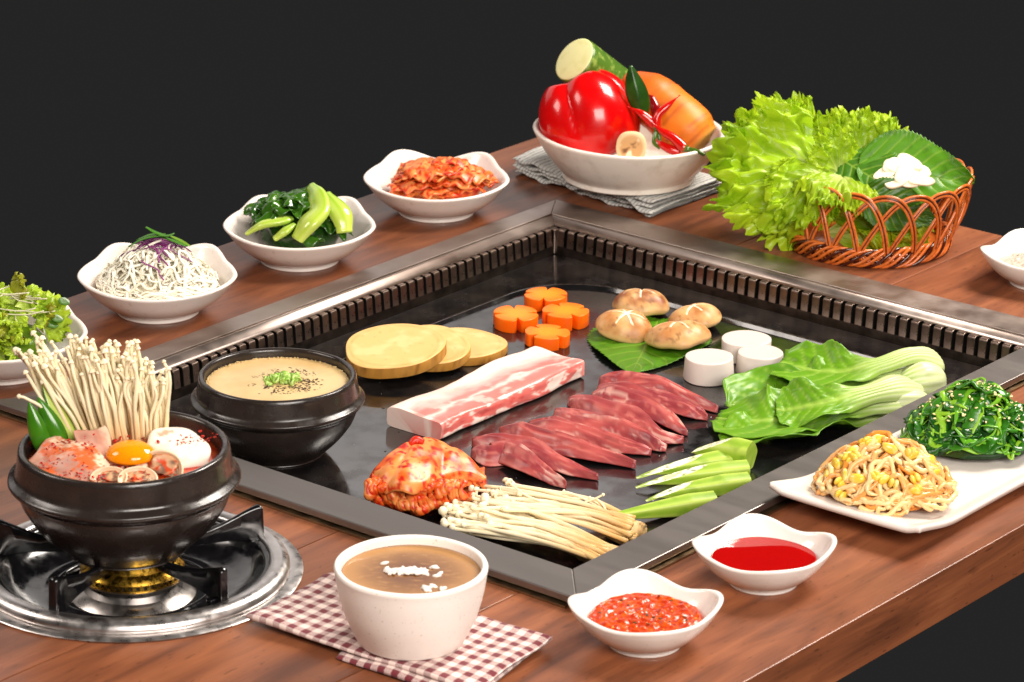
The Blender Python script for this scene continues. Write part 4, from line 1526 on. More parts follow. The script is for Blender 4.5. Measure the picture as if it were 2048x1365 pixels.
# ------------------------------------------------------------------ folded kimchi on the griddle
m_kim = M('kimchi', vcol=True, rough=.38, spec=.5, sss=.15, rad=(1, .3, .1), srad=.25, bump=(200, .25, .06), trans=0)
KP, KO, KR, KD = S((226, 150, 82)), S((218, 92, 26)), S((196, 38, 10)), S((140, 20, 6))
def kimcol(p, pale, seed):
    w = fbm(p, .55, seed, 3)
    c = mix(KP, KO, .2 + .8 * sstep(-.2, .4, w) if pale else .6 + w)
    s = fbm(p, 1.9, seed + 7, 2)
    c = mix(c, KR, sstep(.12 if pale else -.15, .42 if pale else .3, s))
    return mix(c, KD, sstep(.45, .7, s) * .7)
kb_ = G(852, 985, ZP)
kim = thing('kimchi_piece', 'folded wedge of red-orange kimchi cabbage on the griddle corner', 'kimchi', kb_)
def ksheet(fn, nu, nv, pale, seed, thick, name='cabbage_layer'):
    V, F, _ = grid(fn, nu, nv)
    V = [V3((p.x, p.y, max(p.z, ZP + .05))) for p in V]
    mk(name, V, F, m_kim, kim, world=True, cols=[kimcol(p, pale, seed) for p in V], thick=thick)
def kp(px, py, z):
    return G(px, py, ZP + z)
# pale top leaf draped over the wedge
topL = [kp(738, 962, 2.2), kp(762, 926, 3.6), kp(800, 895, 4.4), kp(840, 878, 4.4), kp(890, 888, 3.9), kp(935, 915, 3.0), kp(970, 955, 1.6)]
botL = [kp(745, 968, 2.2), kp(775, 970, 2.9), kp(815, 975, 3.1), kp(850, 968, 3.0), kp(890, 955, 2.6), kp(935, 950, 2.2), kp(972, 968, 1.3)]
tS, bS = spline(topL, 14), spline(botL, 14)
nT = len(tS)
def top_leaf(u, v):
    i = min(nT - 1, int(round(u * (nT - 1))))
    p = tS[i].lerp(bS[i], v)
    p.z += .45 * sin(pi * v) * sin(pi * (.08 + .84 * u)) + .14 * sin(u * 20 + 3 * v) * v + .22 * nz(p, .7, 3) - .3 * exp(-((u - .45 + .3 * v) / .05) ** 2) - .25 * exp(-((u - .7 + .1 * v) / .04) ** 2)
    p.z -= .5 * sstep(.93, 1, v)
    return p
ksheet(top_leaf, nT, 40, True, 2.0, .28)
# inner layers showing along the front: bunched folds on one side, thin leaf edges on the other
random.seed(8)
for k in range(9):
    f0 = k / 8
    def edge(u, v, k=k, f0=f0):
        x = 742 + 226 * u
        y = 966 + 46 * (1 - u) ** .8 * f0 * (.5 + .5 * sin(pi * min(1, u * 2.2 + .2))) + (3 + 10 * f0) * sin(pi * u) - 4 * f0 * u
        z = (2.7 - 2.35 * f0) * (1 - .45 * u) + .1 * sin(u * 40 + k * 2)
        p = kp(x, y, z) + V3((0, 1.6 + 1.2 * f0, .15)) * (v) 
        p.z += .22 * sin(u * (34 + 3 * k) + k) * (1 - v) + .1 * nz(p, 1.5, k)
        p.y -= .25 * sin(u * 47 + k * 1.3) * (1 - v)
        return p
    ksheet(edge, 110, 10, False, 3.0 + k, .16)
for k in range(26):
    x0 = 738 + k * 7.4 + random.uniform(-3, 3)
    pts = [kp(x0 + 6, 962, 2.9), kp(x0 - 2, 976, 2.5), kp(x0 + 2, 992 + random.uniform(-3, 3), 1.7), kp(x0 + 12, 1002 + min(k, 12) * 1.5 - max(0, k - 12) * 1.6, .95), kp(x0 + 24, 1008 + min(k, 11) * 1.7 - max(0, k - 11) * 3.6, .4)]
    Q = spline(pts, 6)
    V, F = tube(Q, [.42 * (.75 + .25 * sin(i * .7 + k)) for i in range(len(Q))], 10, flat=.8)
    V = [p + V3((nz(p, 1.6, k), nz(p, 1.6, k + 3), nz(p, 1.6, k + 9))) * .12 for p in V]
    V = [V3((p.x, p.y, max(p.z, ZP + .05))) for p in V]
    mk('cabbage_fold', V, F, m_kim, kim, world=True, cols=[kimcol(p * 1.4, k % 3 == 0, 5.0) for p in V])
V, F = sphere(lambda d: kb_ + V3((d.x * 4.5 + .3, d.y * 2.6 + 1.5, max(.05, d.z * 2.5 + .7))) + V3((0, 0, 0)), 40, 24)
mk('cabbage_core', V, F, m_kim, kim, world=True, cols=[kimcol(p, False, 9.0) for p in V])
V, F = tube(spline([kp(815, 908, 3.4), kp(822, 890, 4.3), kp(832, 880, 4.7), kp(845, 886, 4.4)], 5), [.35] * 16, 8)
mk('cabbage_fold', V, F, m_kim, kim, world=True, cols=[KR] * len(V))

# ================================================================== vegetable bowl on the grey cloth
VB = G(1258, 352, 1.95)
vk = [(0, 9.9, 4.7), (60, 9.6, 4.9), (120, 9.9, 5.1), (175, 10.1, 5.15), (230, 9.7, 4.9), (290, 9.9, 4.75)]
V, F = dish(vk, 6.9, [(.3, .22), (.6, .5), (.86, .8)], th=.6, footh=.6)
tag(mk('vegetable_bowl', V, F, m_veg_bowl, loc=VB), 'large cream stoneware bowl of raw vegetables on the grey cloth', 'bowl')
def vb(x, y, z):
    return VB + V3((x, y, z))
# red pepper
PEP_A = .55
m_pepper = M('red_pepper_skin', S((200, 6, 8)), .2, spec=.5, var=(S((164, 2, 4)), 14, .45, .8), sss=.06, rad=(1, .1, .05), srad=.2, coat=.2, coatr=.1, bump=(26, .22, .25), bump2=(260, .05, .03), rvar=(30, .14, .28))
axp = V3((-.36, .3, .86)).normalized()
sp_ = axp.orthogonal().normalized()
tp_ = axp.cross(sp_)
def pepper(d):
    h = d.dot(axp)
    x, y = d.dot(sp_), d.dot(tp_)
    a = atan2(y, x)
    r = sqrt(x * x + y * y)
    cr_a = abs(cos(2 * a + PEP_A))
    lob = 1 + .2 * (cr_a ** .5 - .8) * sstep(-1.0, .5, h) * (r > .01)
    end = 1 - .2 * sstep(.86, 1, h) - .2 * sstep(.75, 1, -h) + .1 * (cr_a - .6) * sstep(.3, .8, h) * sstep(1, .85, h)
    return vb(-4.2, -.3, 6.0) + (axp * (h * 5.2 * end) + (sp_ * x + tp_ * y) * 5.15 * lob * (1 - .16 * h * (h < 0) * -1 * 0) * (r ** -.22 if r > .05 else 1.9))
V, F = sphere(pepper, 96, 64)
pp = tag(mk('red_pepper', V, F, m_pepper), 'large glossy red bell pepper in the vegetable bowl', 'pepper')
rebase(pp, vb(-4.5, .6, 1.6))
# courgette half
m_courg = M('courgette_skin', S((70, 104, 28)), .35, var=(S((128, 150, 66)), 110, .5, .66), bump=(200, .1, .04))
m_courgf = M('courgette_flesh', S((228, 222, 160)), .45, var=(S((206, 200, 122)), 60, .5, .8), sss=.2, rad=(1, 1, .6), srad=.3)
ca = V3((.62, .45, -.62)).normalized()
c0 = vb(-5.85, 3.2, 11.6)
cg = thing('courgette_half', 'cut courgette end with a pale face sticking up behind the red pepper', 'courgette', vb(-2, 5, 2))
Q = [c0 + ca * s for s in (0, .05, .4, 2, 4, 6, 8, 9)]
V, F = tube(Q, [2.42, 2.5, 2.55, 2.6, 2.65, 2.7, 2.6, 1.5], 40)
mk('skin', V, [f for i, f in enumerate(F) if len(f) < 10], m_courg, cg, world=True)
Q = [c0 + ca * s for s in (.3, 0, -.04)]
V, F = tube(Q, [2.44, 2.44, 2.3], 40)
mk('cut_face', V, F, m_courgf, cg, world=True)
# carrot
m_carrotw = M('whole_carrot', vcol=True, rough=.46, spec=.4, sss=.1, rad=(1, .35, .1), srad=.3, bump=(60, .25, .1), bump2=(200, .1, .05))
cr0 = [vb(-1.2, 2.6, 8.3), vb(.9, 2.2, 8.5), vb(3.1, 1.2, 7.3), vb(5.0, .0, 5.9), vb(6.7, -1.0, 4.4), vb(7.6, -1.4, 3.6)]
Q = spline(cr0, 8)
R = [interp([(0, .9), (.12, 1.9), (.35, 2.75), (.7, 2.95), (.9, 2.4), (1, .9)], i / (len(Q) - 1)) for i in range(len(Q))]
V, F = tube(Q, R, 40)
C = []
for i in range(len(Q)):
    t = i / (len(Q) - 1)
    for j in range(40):
        c = mix(S((216, 88, 20)), S((226, 122, 24)), sstep(.1, .7, t))
        c = mix(c, S((196, 128, 78)), sstep(.12, 0, t) * .6 + .2 * sstep(.2, .6, fbm(V[i * 40 + j], .9, 2, 2)) * sstep(.5, .1, t))
        c = mix(c, S((168, 78, 26)), .6 * sstep(.35, .6, nz((t * 60, j * .12, 3), 1)) + .35 * sstep(.0, .5, fbm(V[i * 40 + j], .5, 9, 3)))
        c = mix(c, S((170, 150, 70)), sstep(.84, .92, t) * .7)
        c = mix(c, S((104, 70, 36)), sstep(.9, .96, t) * (.5 + .8 * fbm(V[i * 40 + j], 2.4, 4, 2)))
        C.append(c)
V = [p + V3((0, 0, .012 * sin(i // 40 * 1.9) + .1 * nz(p, .7, 4))) for i, p in enumerate(V)]
cw = tag(mk('carrot', V, F, m_carrotw, cols=C), 'thick whole carrot with a brown stem end leaning in the vegetable bowl', 'carrot')
rebase(cw, vb(3.5, 2, 2))
# green leaf-like chilli and red chillies
m_chili = M('red_chilli', vcol=True, rough=.12, spec=.55, coat=.3)
GR, RD = S((66, 96, 24)), S((190, 14, 10))
def chilli(pts, r, lab, cols, grn=.3):
    Q = spline([vb(*p) for p in pts], 7)
    m_ = len(Q)
    R = [max(.05, r * interp([(0, .05), (.3, .8), (.55, 1), (1 - grn, .95), (1 - grn + .06, .5), (1, .32)], i / (m_ - 1))) for i in range(m_)]
    V, F = tube(Q, R, 12)
    C = []
    for i in range(m_):
        C += [mix(cols[0], cols[1], sstep(1 - grn - .02, 1 - grn + .03, i / (m_ - 1)))] * 12
    o = tag(mk('chilli', V, F, m_chili, cols=C), lab, 'chilli', 'small red chillies in the vegetable bowl')
    return rebase(o, Q[m_ // 2])
chilli([(-0.4, -4.0, 8.65), (1.0, -4.3, 7.95), (2.0, -4.4, 7.15), (2.6, -4.5, 6.45), (2.9, -5.0, 5.35)], .55, 'small red chilli lying against the red pepper', (RD, GR), .22)
chilli([(4.9, -3.8, 9.85), (3.7, -4.2, 8.85), (2.6, -4.5, 7.75), (2.5, -4.8, 6.35), (2.3, -5.4, 5.25), (2.9, -5.8, 4.75)], .52, 'small red chilli pointing up over the carrot, with a long green stalk', (RD, GR), .45)
chilli([(2.0, -5.2, 7.35), (3.0, -5.6, 6.55), (4.2, -6.0, 5.95), (5.4, -6.6, 5.05), (6.6, -7.0, 4.85), (7.4, -7.3, 4.55)], .55, 'small red chilli lying across the carrot, its stalk over the bowl rim', (RD, GR), .4)
chilli([(1.6, -1.0, 9.2), (2.2, -1.5, 8.6), (2.6, -2.2, 7.6), (2.6, -2.6, 6.6)], .5, 'dark red chilli half hidden behind the green leaf', (S((130, 8, 14)), S((130, 8, 14))), .1)
chilli([(2.4, -5.6, 5.6), (3.3, -5.8, 5.0), (4.3, -6.0, 4.6), (5.0, -6.1, 4.4)], .5, 'short red chilli tucked inside the bowl rim', (RD, RD), .1)
m_gleaf = M('dark_green_leaf', S((26, 62, 12)), .3, spec=.5, var=(S((44, 86, 18)), 60, .4, .7), trans=.1, bump=(200, .2, .04))
lf0, lf1 = vb(-.15, -2.0, 12.4), vb(1.2, -2.8, 7.0)
def gl_(u, v):
    p = lf0.lerp(lf1, u)
    w = 1.15 * sin(pi * (u * .88 + .02)) ** .9
    s = v * 2 - 1
    return p + V3((s * w, .5 * abs(s) * w - .5 * sin(pi * u), .3 * sin(u * 3) * 0))
V, F, _ = grid(gl_, 30, 13)
o = tag(mk('pointed_leaf', V, F, m_gleaf, thick=.1), 'dark green pointed leaf standing between the pepper and the carrot', 'leaf')
rebase(o, lf1)
# small mushroom half resting on the rim
mh = vb(-.1, -7.7, 5.4)
m_mush = M('cut_mushroom', vcol=True, rough=.5, sss=.15, rad=(1, .7, .4), srad=.2, bump=(200, .15, .05))
def mhf(d):
    p = V3((d.x * 1.55, d.z * .9 if d.z > 0 else d.z * .35, d.y * 1.75))
    return mh + V3((p.x, p.y + .1, p.z + .1 * sin(3 * atan2(d.y, d.x))))
V, F = sphere(mhf, 40, 24)
C = []
for p in V:
    q = p - mh
    r = sqrt((q.x / 1.55) ** 2 + (q.z / 1.75) ** 2)
    c = mix(S((206, 158, 104)), S((226, 196, 150)), sstep(.7, .85, r))
    c = mix(c, S((120, 78, 46)), sstep(.35, .6, fbm((q.x, q.z, 0), 1.3, 3, 2)) * sstep(.75, .5, r))
    c = mix(c, S((240, 222, 190)), sstep(.25, .4, nz((q.x, q.z, 4), 1.6)) * sstep(.8, .6, r))
    C.append(c)
o = tag(mk('mushroom_half', V, F, m_mush, cols=C), 'small cut mushroom showing its tan face at the vegetable bowl rim', 'mushroom')
rebase(o, mh - V3((0, 0, 1.7)))

# ================================================================== wicker basket
BK = G(1735, 487, 0)
m_wick = M('orange_wicker', S((208, 106, 40)), .34, spec=.45, var=(S((160, 66, 18)), 220, .5, .75), coat=.4, coatr=.1, rnd=.12)
m_wickd = M('dark_wicker', S((66, 20, 10)), .2, spec=.5, coat=.4, coatr=.08)
basket = thing('wicker_basket', 'round orange wicker basket with looped open sides and a plaited base', 'basket', BK)
RB, RRM, ZR, SH = 7.6, 8.6, 7.3, 1.5
def bk(a, h, dr=0.0):                            # point on the basket wall
    t = h / ZR
    r = RB + (RRM - RB) * t ** .8 + .35 * sin(pi * min(1, t)) + dr
    return V3((SH * t + r * cos(a), .5 * t + r * sin(a), h))
NL, DEL = 18, .54
for k in range(NL):
    a0 = 2 * pi * k / NL + .1
    arch = None
    for i, off in enumerate((-.2, 0.0, .2)):
        P = []
        for q in range(41):
            s = q / 40 * 2 - 1
            hh = .7 + (ZR - .75 + off * .9) * (1 - abs(s) ** 2.3)
            P.append(bk(a0 + s * (DEL + off * .1), hh, (.14 if s > 0 else -.14) * (1 - abs(abs(s) - .5) * 2) + .05))
        V, F = tube(P, .145 if i != 1 else .125, 7)
        if i == 0:
            arch = mk('loop', V, F, m_wick, basket)
        else:
            mk('strand', V, F, m_wickd if i == 1 else m_wick, arch)
for k in range(9):                                # plaited base ring
    P = []
    for q in range(150):
        a = 2 * pi * q / 150
        ph = 7 * a + 2 * pi * k / 9
        rc = RB + .25
        P.append(V3(((rc + .42 * cos(ph)) * cos(a), (rc + .42 * cos(ph)) * sin(a), 1.0 + .85 * sin(ph) + .08 * sin(13 * a + k))))
    V, F = tube(P, .17, 6, closed=True)
    mk('plait', V, F, m_wick if k % 3 else m_wickd, basket)
V, F = lathe([(7.4, .3), (7.4, .5), (.01, .55)], 48)
mk('floor', V, F, m_wick, basket)
rim = []
for i, (dz, dr) in enumerate(((0, 0), (.0, .26))):
    V, F = tube([bk(2 * pi * q / 120, ZR - .35 - .25 * cos(NL * 2 * pi * q / 120 * 1.0) * 0 - .3, dr - .3) for q in range(120)], .1, 6, closed=True)

# lettuce
m_lettuce = M('lettuce', vcol=True, rough=.32, spec=.45, trans=.38, bump=(130, .3, .1))
def lettuce_mesh(B, d, n, L, spread, bend, seed, fr=1.0, nr=56, na=240, curl=.5, tone=0.0):
    B, d, n = V3(B), V3(d).normalized(), V3(n)
    n = (n - d * n.dot(d)).normalized()
    s = d.cross(n)
    V, C = [], []
    w1, w2 = L * .13, L * .09
    for i in range(nr):
        r = (i / (nr - 1)) ** .85
        e1, e2, e3 = r ** 1.5, sstep(.45, 1, r), sstep(.78, 1, r)
        for j in range(na):
            a = j / (na - 1) * 2 - 1
            ang = a * spread + .12 * nz((a * 3, r * 2, seed), 1) * r
            R = L * (1 - .32 * a * a) * (1 + .12 * nz((a * 3.5, seed, 1), 1) + .08 * nz((a * 14, seed, 2), 1) * e2 + .07 * nz((a * 34, seed, 5), 1) * e3)
            dr = d * cos(ang) + s * sin(ang)
            arc = ang * R                                       # distance along the rim
            p_ = (arc / L * 5.0, r * 4.4, seed)
            q_ = (arc / L * 10.0, r * 10, seed + 7)
            f_ = (arc / L * 24.0, r * 20, seed + 3)
            ru = (w1 * e1 * nz(p_, 1) * 1.5 + w2 * e2 * nz(q_, 1) * 1.7 + .07 * L * e3 * nz(f_, 1) * 1.8) * fr
            lat = (w2 * e2 * nz(q_, 1, 31) * 1.1 + .06 * L * e3 * nz(f_, 1, 17) * 1.6) * fr
            tan_ = (.05 * L * e2 * nz(q_, 1, 51) + .03 * L * e3 * nz(f_, 1, 67)) * fr
            ru += .03 * L * nz((r * 7, a * 7 * spread, seed), 1.0) * min(1, r * 2)
            bz_ = bend * L * r * r - L * .45 * max(0, r - .6) ** 2 * 3 * curl
            mid = exp(-(ang * r * L / .3) ** 2) * (1 - r)
            V.append(B + dr * (R * r + lat) + (s * cos(ang) - d * sin(ang)) * tan_ + n * (bz_ + ru - .25 * mid))
            c = mix(S((214, 224, 140)), S((170, 206, 38)), sstep(.02, .4, r))
            c = mix(c, S((192, 218, 42)), sstep(.55, 1.0, r) * (.7 + .5 * nz((a * 5, r * 3, seed), 1)))
            c = mix(c, S((132, 182, 24)), sstep(.05, .5, nz((a * 3, r * 2.2, seed + 4), 1.2)) * .5)
            c = mix(c, S((150, 176, 40)), tone)
            v_ = 0
            for q in range(-4, 5):
                v_ = max(v_, exp(-((ang - q * .2 * spread * (.4 + .6 * r)) * r * L / .09) ** 2) * (1 - r * .8))
            c = mix(c, S((216, 226, 140)), v_ * .6)
            C.append(c)
    F = []
    for i in range(nr - 1):
        for j in range(na - 1):
            F.append((i * na + j, (i + 1) * na + j, (i + 1) * na + j + 1, i * na + j + 1))
    return V, F, C
def lettuce(name, lab, B, d, n, L, spread, bend, seed, group='lettuce leaves in the basket', **kw):
    V, F, C = lettuce_mesh(BK + V3(B), d, n, L, spread, bend, seed, **kw)
    V = [V3((p.x, p.y, max(p.z, .05))) for p in V]
    return single(name, lab, 'lettuce', V, F, m_lettuce, BK + V3(B), group, cols=C)
LT = 'lettuce_leaf'
lettuce(LT, 'frilly lettuce leaf spreading out of the basket over the vegetable bowl', (-4.2, .2, 6.6), (-1, .0, .12), (-.1, -.75, .65), 11.4, 1.2, .04, 1.3, fr=1.15)
lettuce(LT, 'frilly lettuce leaf standing up at the back, beside the carrot', (-4.6, 3.0, 5.2), (-.8, .1, .55), (.1, -.9, .4), 10.6, .95, -.02, 4.7, fr=1.1)
lettuce(LT, 'tall frilly lettuce leaf standing highest above the basket', (-2.2, 3.2, 5.0), (-.22, .2, .9), (.15, -.9, .3), 7.6, 1.2, -.04, 7.9, fr=1.0)
lettuce(LT, 'frilly lettuce leaf fanning over the garlic and perilla leaves', (-.2, 3.4, 6.0), (.14, .2, .8), (.05, -.8, .5), 6.6, 1.25, .0, 10.2, fr=.95)
lettuce(LT, 'frilly lettuce leaf drooping over the basket rim towards the table', (-4.8, -1.8, 7.8), (-.62, -.35, -.42), (-.25, -.85, .4), 6.4, 1.2, .05, 13.4, fr=1.1)
lettuce(LT, 'smaller curled lettuce leaf folded in the middle of the bunch', (-2.6, 1.0, 6.6), (-.4, -.15, .75), (.55, -.8, .2), 5.6, 1.1, .15, 16.8, fr=.9)
lettuce(LT, 'yellowish lettuce leaf edge hanging just over the basket rim', (-3.0, -2.6, 7.9), (-.35, -.85, -.05), (-.1, -.5, .85), 5.6, 1.3, -.08, 19.6, fr=1.15, tone=.3)
lettuce(LT, 'pale lettuce leaf lying inside on the basket floor, seen through the loops', (-4.5, -1.5, 1.6), (1, -.12, .08), (0, -.7, .8), 10.0, .7, .0, 23.0, fr=.7, tone=.3)
lettuce(LT, 'pale lettuce leaf packed inside the basket below the perilla', (-5.0, 1.0, 3.2), (1, -.2, .1), (0, -.5, .8), 11.0, .75, .03, 26.1, fr=.8, tone=.2)

def pleaf(lab, B, ax, up, L, W, seed, dark, **kw):
    ax, up = V3(ax).normalized(), V3(up)
    up = (up - ax * up.dot(ax)).normalized()
    V, F, C = perilla(BK + V3(B), ax, ax.cross(up), up, L, W, seed=seed, dark=dark, **kw)
    single('perilla_leaf', lab, 'leaf', V, F, m_perilla, BK + V3(B) + ax * L * .5 - V3((0, 0, .3)), 'perilla leaves', cols=C, thick=.06)
pleaf('dark green perilla leaf tucked between the lettuce and its brighter neighbour', (-3.2, 2.2, 8.3), (.75, -.75, -.25), (-.05, -.62, .78), 9.5, 4.4, 3, .6, cup=-.4)
pleaf('broad green perilla leaf in the basket carrying the garlic slices', (-1.2, .8, 8.0), (1, -.22, -.12), (0, -.62, .78), 11.6, 5.1, 6, .0, cup=.5, bend=.4)
pleaf('dark perilla leaf hanging inside the basket wall', (-1.5, -4.6, 6.6), (.9, .1, -.35), (0, -.95, .3), 8.5, 2.8, 9, .7, cup=.2)
# garlic slices
m_garlic = M('garlic', S((236, 222, 194)), .35, sss=.3, rad=(1, .9, .7), srad=.2, var=(S((220, 196, 150)), 120, .55, .8))
gset = [(1.2, -2.6, 8.05, 1.35, .75, .4), (2.2, -2.2, 8.6, 1.25, .8, -.5), (3.1, -2.9, 8.25, 1.5, .95, 1.1), (3.6, -1.8, 8.95, 1.45, .75, -.75), (4.4, -2.6, 8.35, 1.3, .7, -.2), (3.4, -3.5, 7.75, 1.5, .85, .15), (2.2, -3.7, 7.5, 1.3, .7, .1), (4.6, -3.7, 7.65, 1.3, .6, -.1), (1.7, -2.0, 8.75, .95, .6, .9)]
glab = ['garlic slice at the heap edge nearest the dark leaf', 'tan-tinged garlic slice in the middle of the heap', 'broad pale garlic slice in front of the heap', 'garlic slice topping the heap', 'garlic slice pointing away from the lettuce',
        'garlic slice lying lowest, against the basket rim', 'garlic slice half under the heap by the rim', 'thin garlic slice at the rim on the leaf tip side', 'small garlic slice behind the heap']
for i, (x, y, z, a, b, rz) in enumerate(gset):
    V, F = slab(ell(a, b, 30, .06, i), 0, .3, .1, 2)
    V = xf(V, (0, 0, 0), radians(38 + 6 * (i % 3)), radians(8 * (i % 3 - 1)), 0) if 0 else xf(xf(V, (0, 0, 0), 0, 0, rz), BK + V3((x, y, z)), radians(40 + 8 * (i % 3 - 1)), radians(9 * (i % 3 - 1)), 0)
    single('garlic_slice', glab[i], 'garlic', V, F, m_garlic, BK + V3((x, y, z)), 'garlic slices in the basket')

# ================================================================== contents of the side bowls
m_shred = M('cabbage_shred', vcol=True, rough=.35, spec=.4, trans=.15, rnd=.05)
def mound_walk(rx, ry, h, z0, length, step, f, seed, drift=.5, lift=.25, pw=1.7):
    """A strand wandering over a mound; lower down it lies round the heap rather than running off it."""
    rnd = random.Random(seed)
    a, r = rnd.random() * 2 * pi, sqrt(rnd.random()) * .96
    x, y = r * cos(a), r * sin(a)
    hd = rnd.random() * 2 * pi
    sgn = rnd.choice((-1, 1))
    ph, fq = rnd.random() * 6, rnd.uniform(.7, 1.6)
    zj = rnd.gauss(0, .12)
    P = []
    for k in range(int(length / step) + 2):
        rho = sqrt(x * x + y * y)
        z = z0 + h * f * max(0, 1 - rho ** pw) ** .85 + lift * sin(k * fq + ph) + zj
        P.append(V3((x * rx, y * ry, z)))
        hd += rnd.gauss(0, drift)
        if rho > .5:
            tgt = atan2(y, x) + sgn * (pi / 2 + (.5 if rho > .9 else .1))
            dlt = (tgt - hd + pi) % (2 * pi) - pi
            hd += dlt * (.35 if rho < .85 else .8)
        x += cos(hd) * step / rx
        y += sin(hd) * step / ry
    return P
# shredded cabbage
cab = thing('shredded_cabbage', 'heap of shredded white cabbage topped with purple and green shreds', 'salad', B_CABB + V3((0, 0, 1.3)))
V, F = sphere(lambda d: V3((d.x * 5.2, d.y * 4.9, (1 - (1 - max(0, d.z)) ** .7) * 3.6 + min(0, d.z) + .5)) * (1 + .05 * nz(d, 4)), 40, 20)
mk('shred_core', V, F, m_shred, cab, cols=[S((240, 230, 206))] * len(V))
for k in range(298):
    P = spline(mound_walk(6.1, 5.7, 4.4, .8, random.Random(k).uniform(2.2, 4.2), .7, random.Random(k + 500).uniform(.72, 1.08), k, .75, .3), 3)
    V, F = tube(P, random.Random(k).uniform(.09, .17), 6, flat=.55)
    t = random.Random(k + 9).random()
    mk('shred', V, F, m_shred, cab, cols=[mix(S((252, 247, 234)), S((240, 234, 204)), t * .7)] * len(V))
for k in range(26):
    rn = random.Random(k + 77)
    x, y = rn.gauss(.3, 1.5), rn.gauss(-.4, 1.3)
    a = rn.uniform(-.6, .6) + (0 if rn.random() < .5 else 1.6)
    P = [V3((x + s * cos(a) + .2 * sin(s * 3 + k), y + s * sin(a), 5.35 - .14 * ((x + s * cos(a)) ** 2 + (y + s * sin(a)) ** 2) + .2 + .1 * rn.random())) for s in (-1.4, -.8, -.2, .4, 1.0, 1.5)]
    V, F = tube(spline(P, 4), .1, 5, flat=.6)
    mk('purple_shred', V, F, m_shred, cab, cols=[mix(S((112, 24, 96)), S((190, 120, 170)), rn.random() * .6)] * len(V))
for k, (P) in enumerate(([(-2.6, -.6, 5.2), (-1.3, -.4, 5.9), (0, -.3, 6.2), (1.0, -.2, 6.1)], [(-1.0, .2, 6.9), (-.2, 0, 6.5), (.5, -.2, 6.3), (1.2, -.4, 6.2)], [(.2, -.4, 6.3), (1.1, -.5, 6.3), (1.7, -.4, 6.5)], [(.4, -.2, 6.1), (1.8, -.4, 5.7), (2.8, -.5, 5.3)], [(1.2, .4, 6.0), (2.2, .2, 5.6), (3.1, -.2, 5.2)], [(-1.9, .2, 5.6), (-.6, .3, 6.1), (.8, .2, 6.2)])):
    Q = spline([V3(p) for p in P], 5)
    V, F = tube(Q, [.34 * (.5 + .5 * sin(pi * (i + .6) / (len(Q) + .2))) for i in range(len(Q))], 7, flat=.18)
    mk('green_strip', V, F, m_shred, cab, cols=[S((66, 122, 26)) if k != 4 else S((110, 150, 40))] * len(V))
# leafy salad
sal = thing('leafy_salad', 'heap of frilly green salad leaves with thin sprout stems', 'salad', B_SALAD + V3((0, 0, 1.4)))
m_salad = M('salad_leaf', vcol=True, rough=.28, spec=.45, trans=.25, bump=(150, .3, .08))
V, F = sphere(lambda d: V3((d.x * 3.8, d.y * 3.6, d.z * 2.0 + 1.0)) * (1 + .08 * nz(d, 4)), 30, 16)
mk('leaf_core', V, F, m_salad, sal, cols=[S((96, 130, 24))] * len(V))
random.seed(31)
for k in range(64):
    a, r = random.random() * 2 * pi, sqrt(random.random()) * (.8 if k < 44 else 1.0)
    r = r if k < 44 else max(.75, r)
    if k > 50:
        a = -pi / 2 + random.gauss(0, .9)
    x, y = r * 4.6 * cos(a), r * 4.2 * sin(a)
    z = (1.4 if k < 44 else 1.0) + 3.6 * max(0, 1 - r ** 2) ** .7
    d = V3((cos(a) * .8 + random.gauss(0, .5), sin(a) * .5 + random.gauss(0, .5) - .3, random.uniform(-.2, .7)))
    V, F, C = lettuce_mesh((x, y, z), d, (random.gauss(0, .4), -.6, .7), random.uniform(1.8, 3.0), random.uniform(.7, 1.3), random.uniform(-.2, .2), k * 1.7, fr=1.3, nr=14, na=60, curl=.3)
    t = random.random()
    C = [mix(mix(c, S((176, 196, 60)), .35), S((120, 60, 20)), .5 * (t > .85)) for c in C]
    mk('leaf', V, F, m_salad, sal, cols=C)
for k in range(20):
    a, r = random.random() * 2 * pi, sqrt(random.random()) * .75
    x, y, z = r * 4.6 * cos(a), r * 4.2 * sin(a) - .5, 2.4 + 3.4 * (1 - r ** 2)
    h = random.random() * 2 * pi
    P = [V3((x + s * cos(h), y + s * sin(h) * .6, z + .5 + .12 * s * s * random.random())) for s in (-1.6, -.6, .5, 1.7)]
    V, F = tube(spline(P, 4), .07, 5)
    mk('sprout_stem', V, F, m_salad, sal, cols=[S((226, 220, 190))] * len(V))
for x, y, z in ((5.0, -1.2, 4.0), (4.6, -1.6, 3.6), (5.4, .6, 5.0)):
    V, F = slab(ell(.55, .42, 16, .05, 1), 0, .08, .03, 2)
    mk('sprout_leaf', xf(V, (x, y, z), radians(45), radians(20), .4), F, m_salad, sal, cols=[S((70, 112, 24))] * len(V))
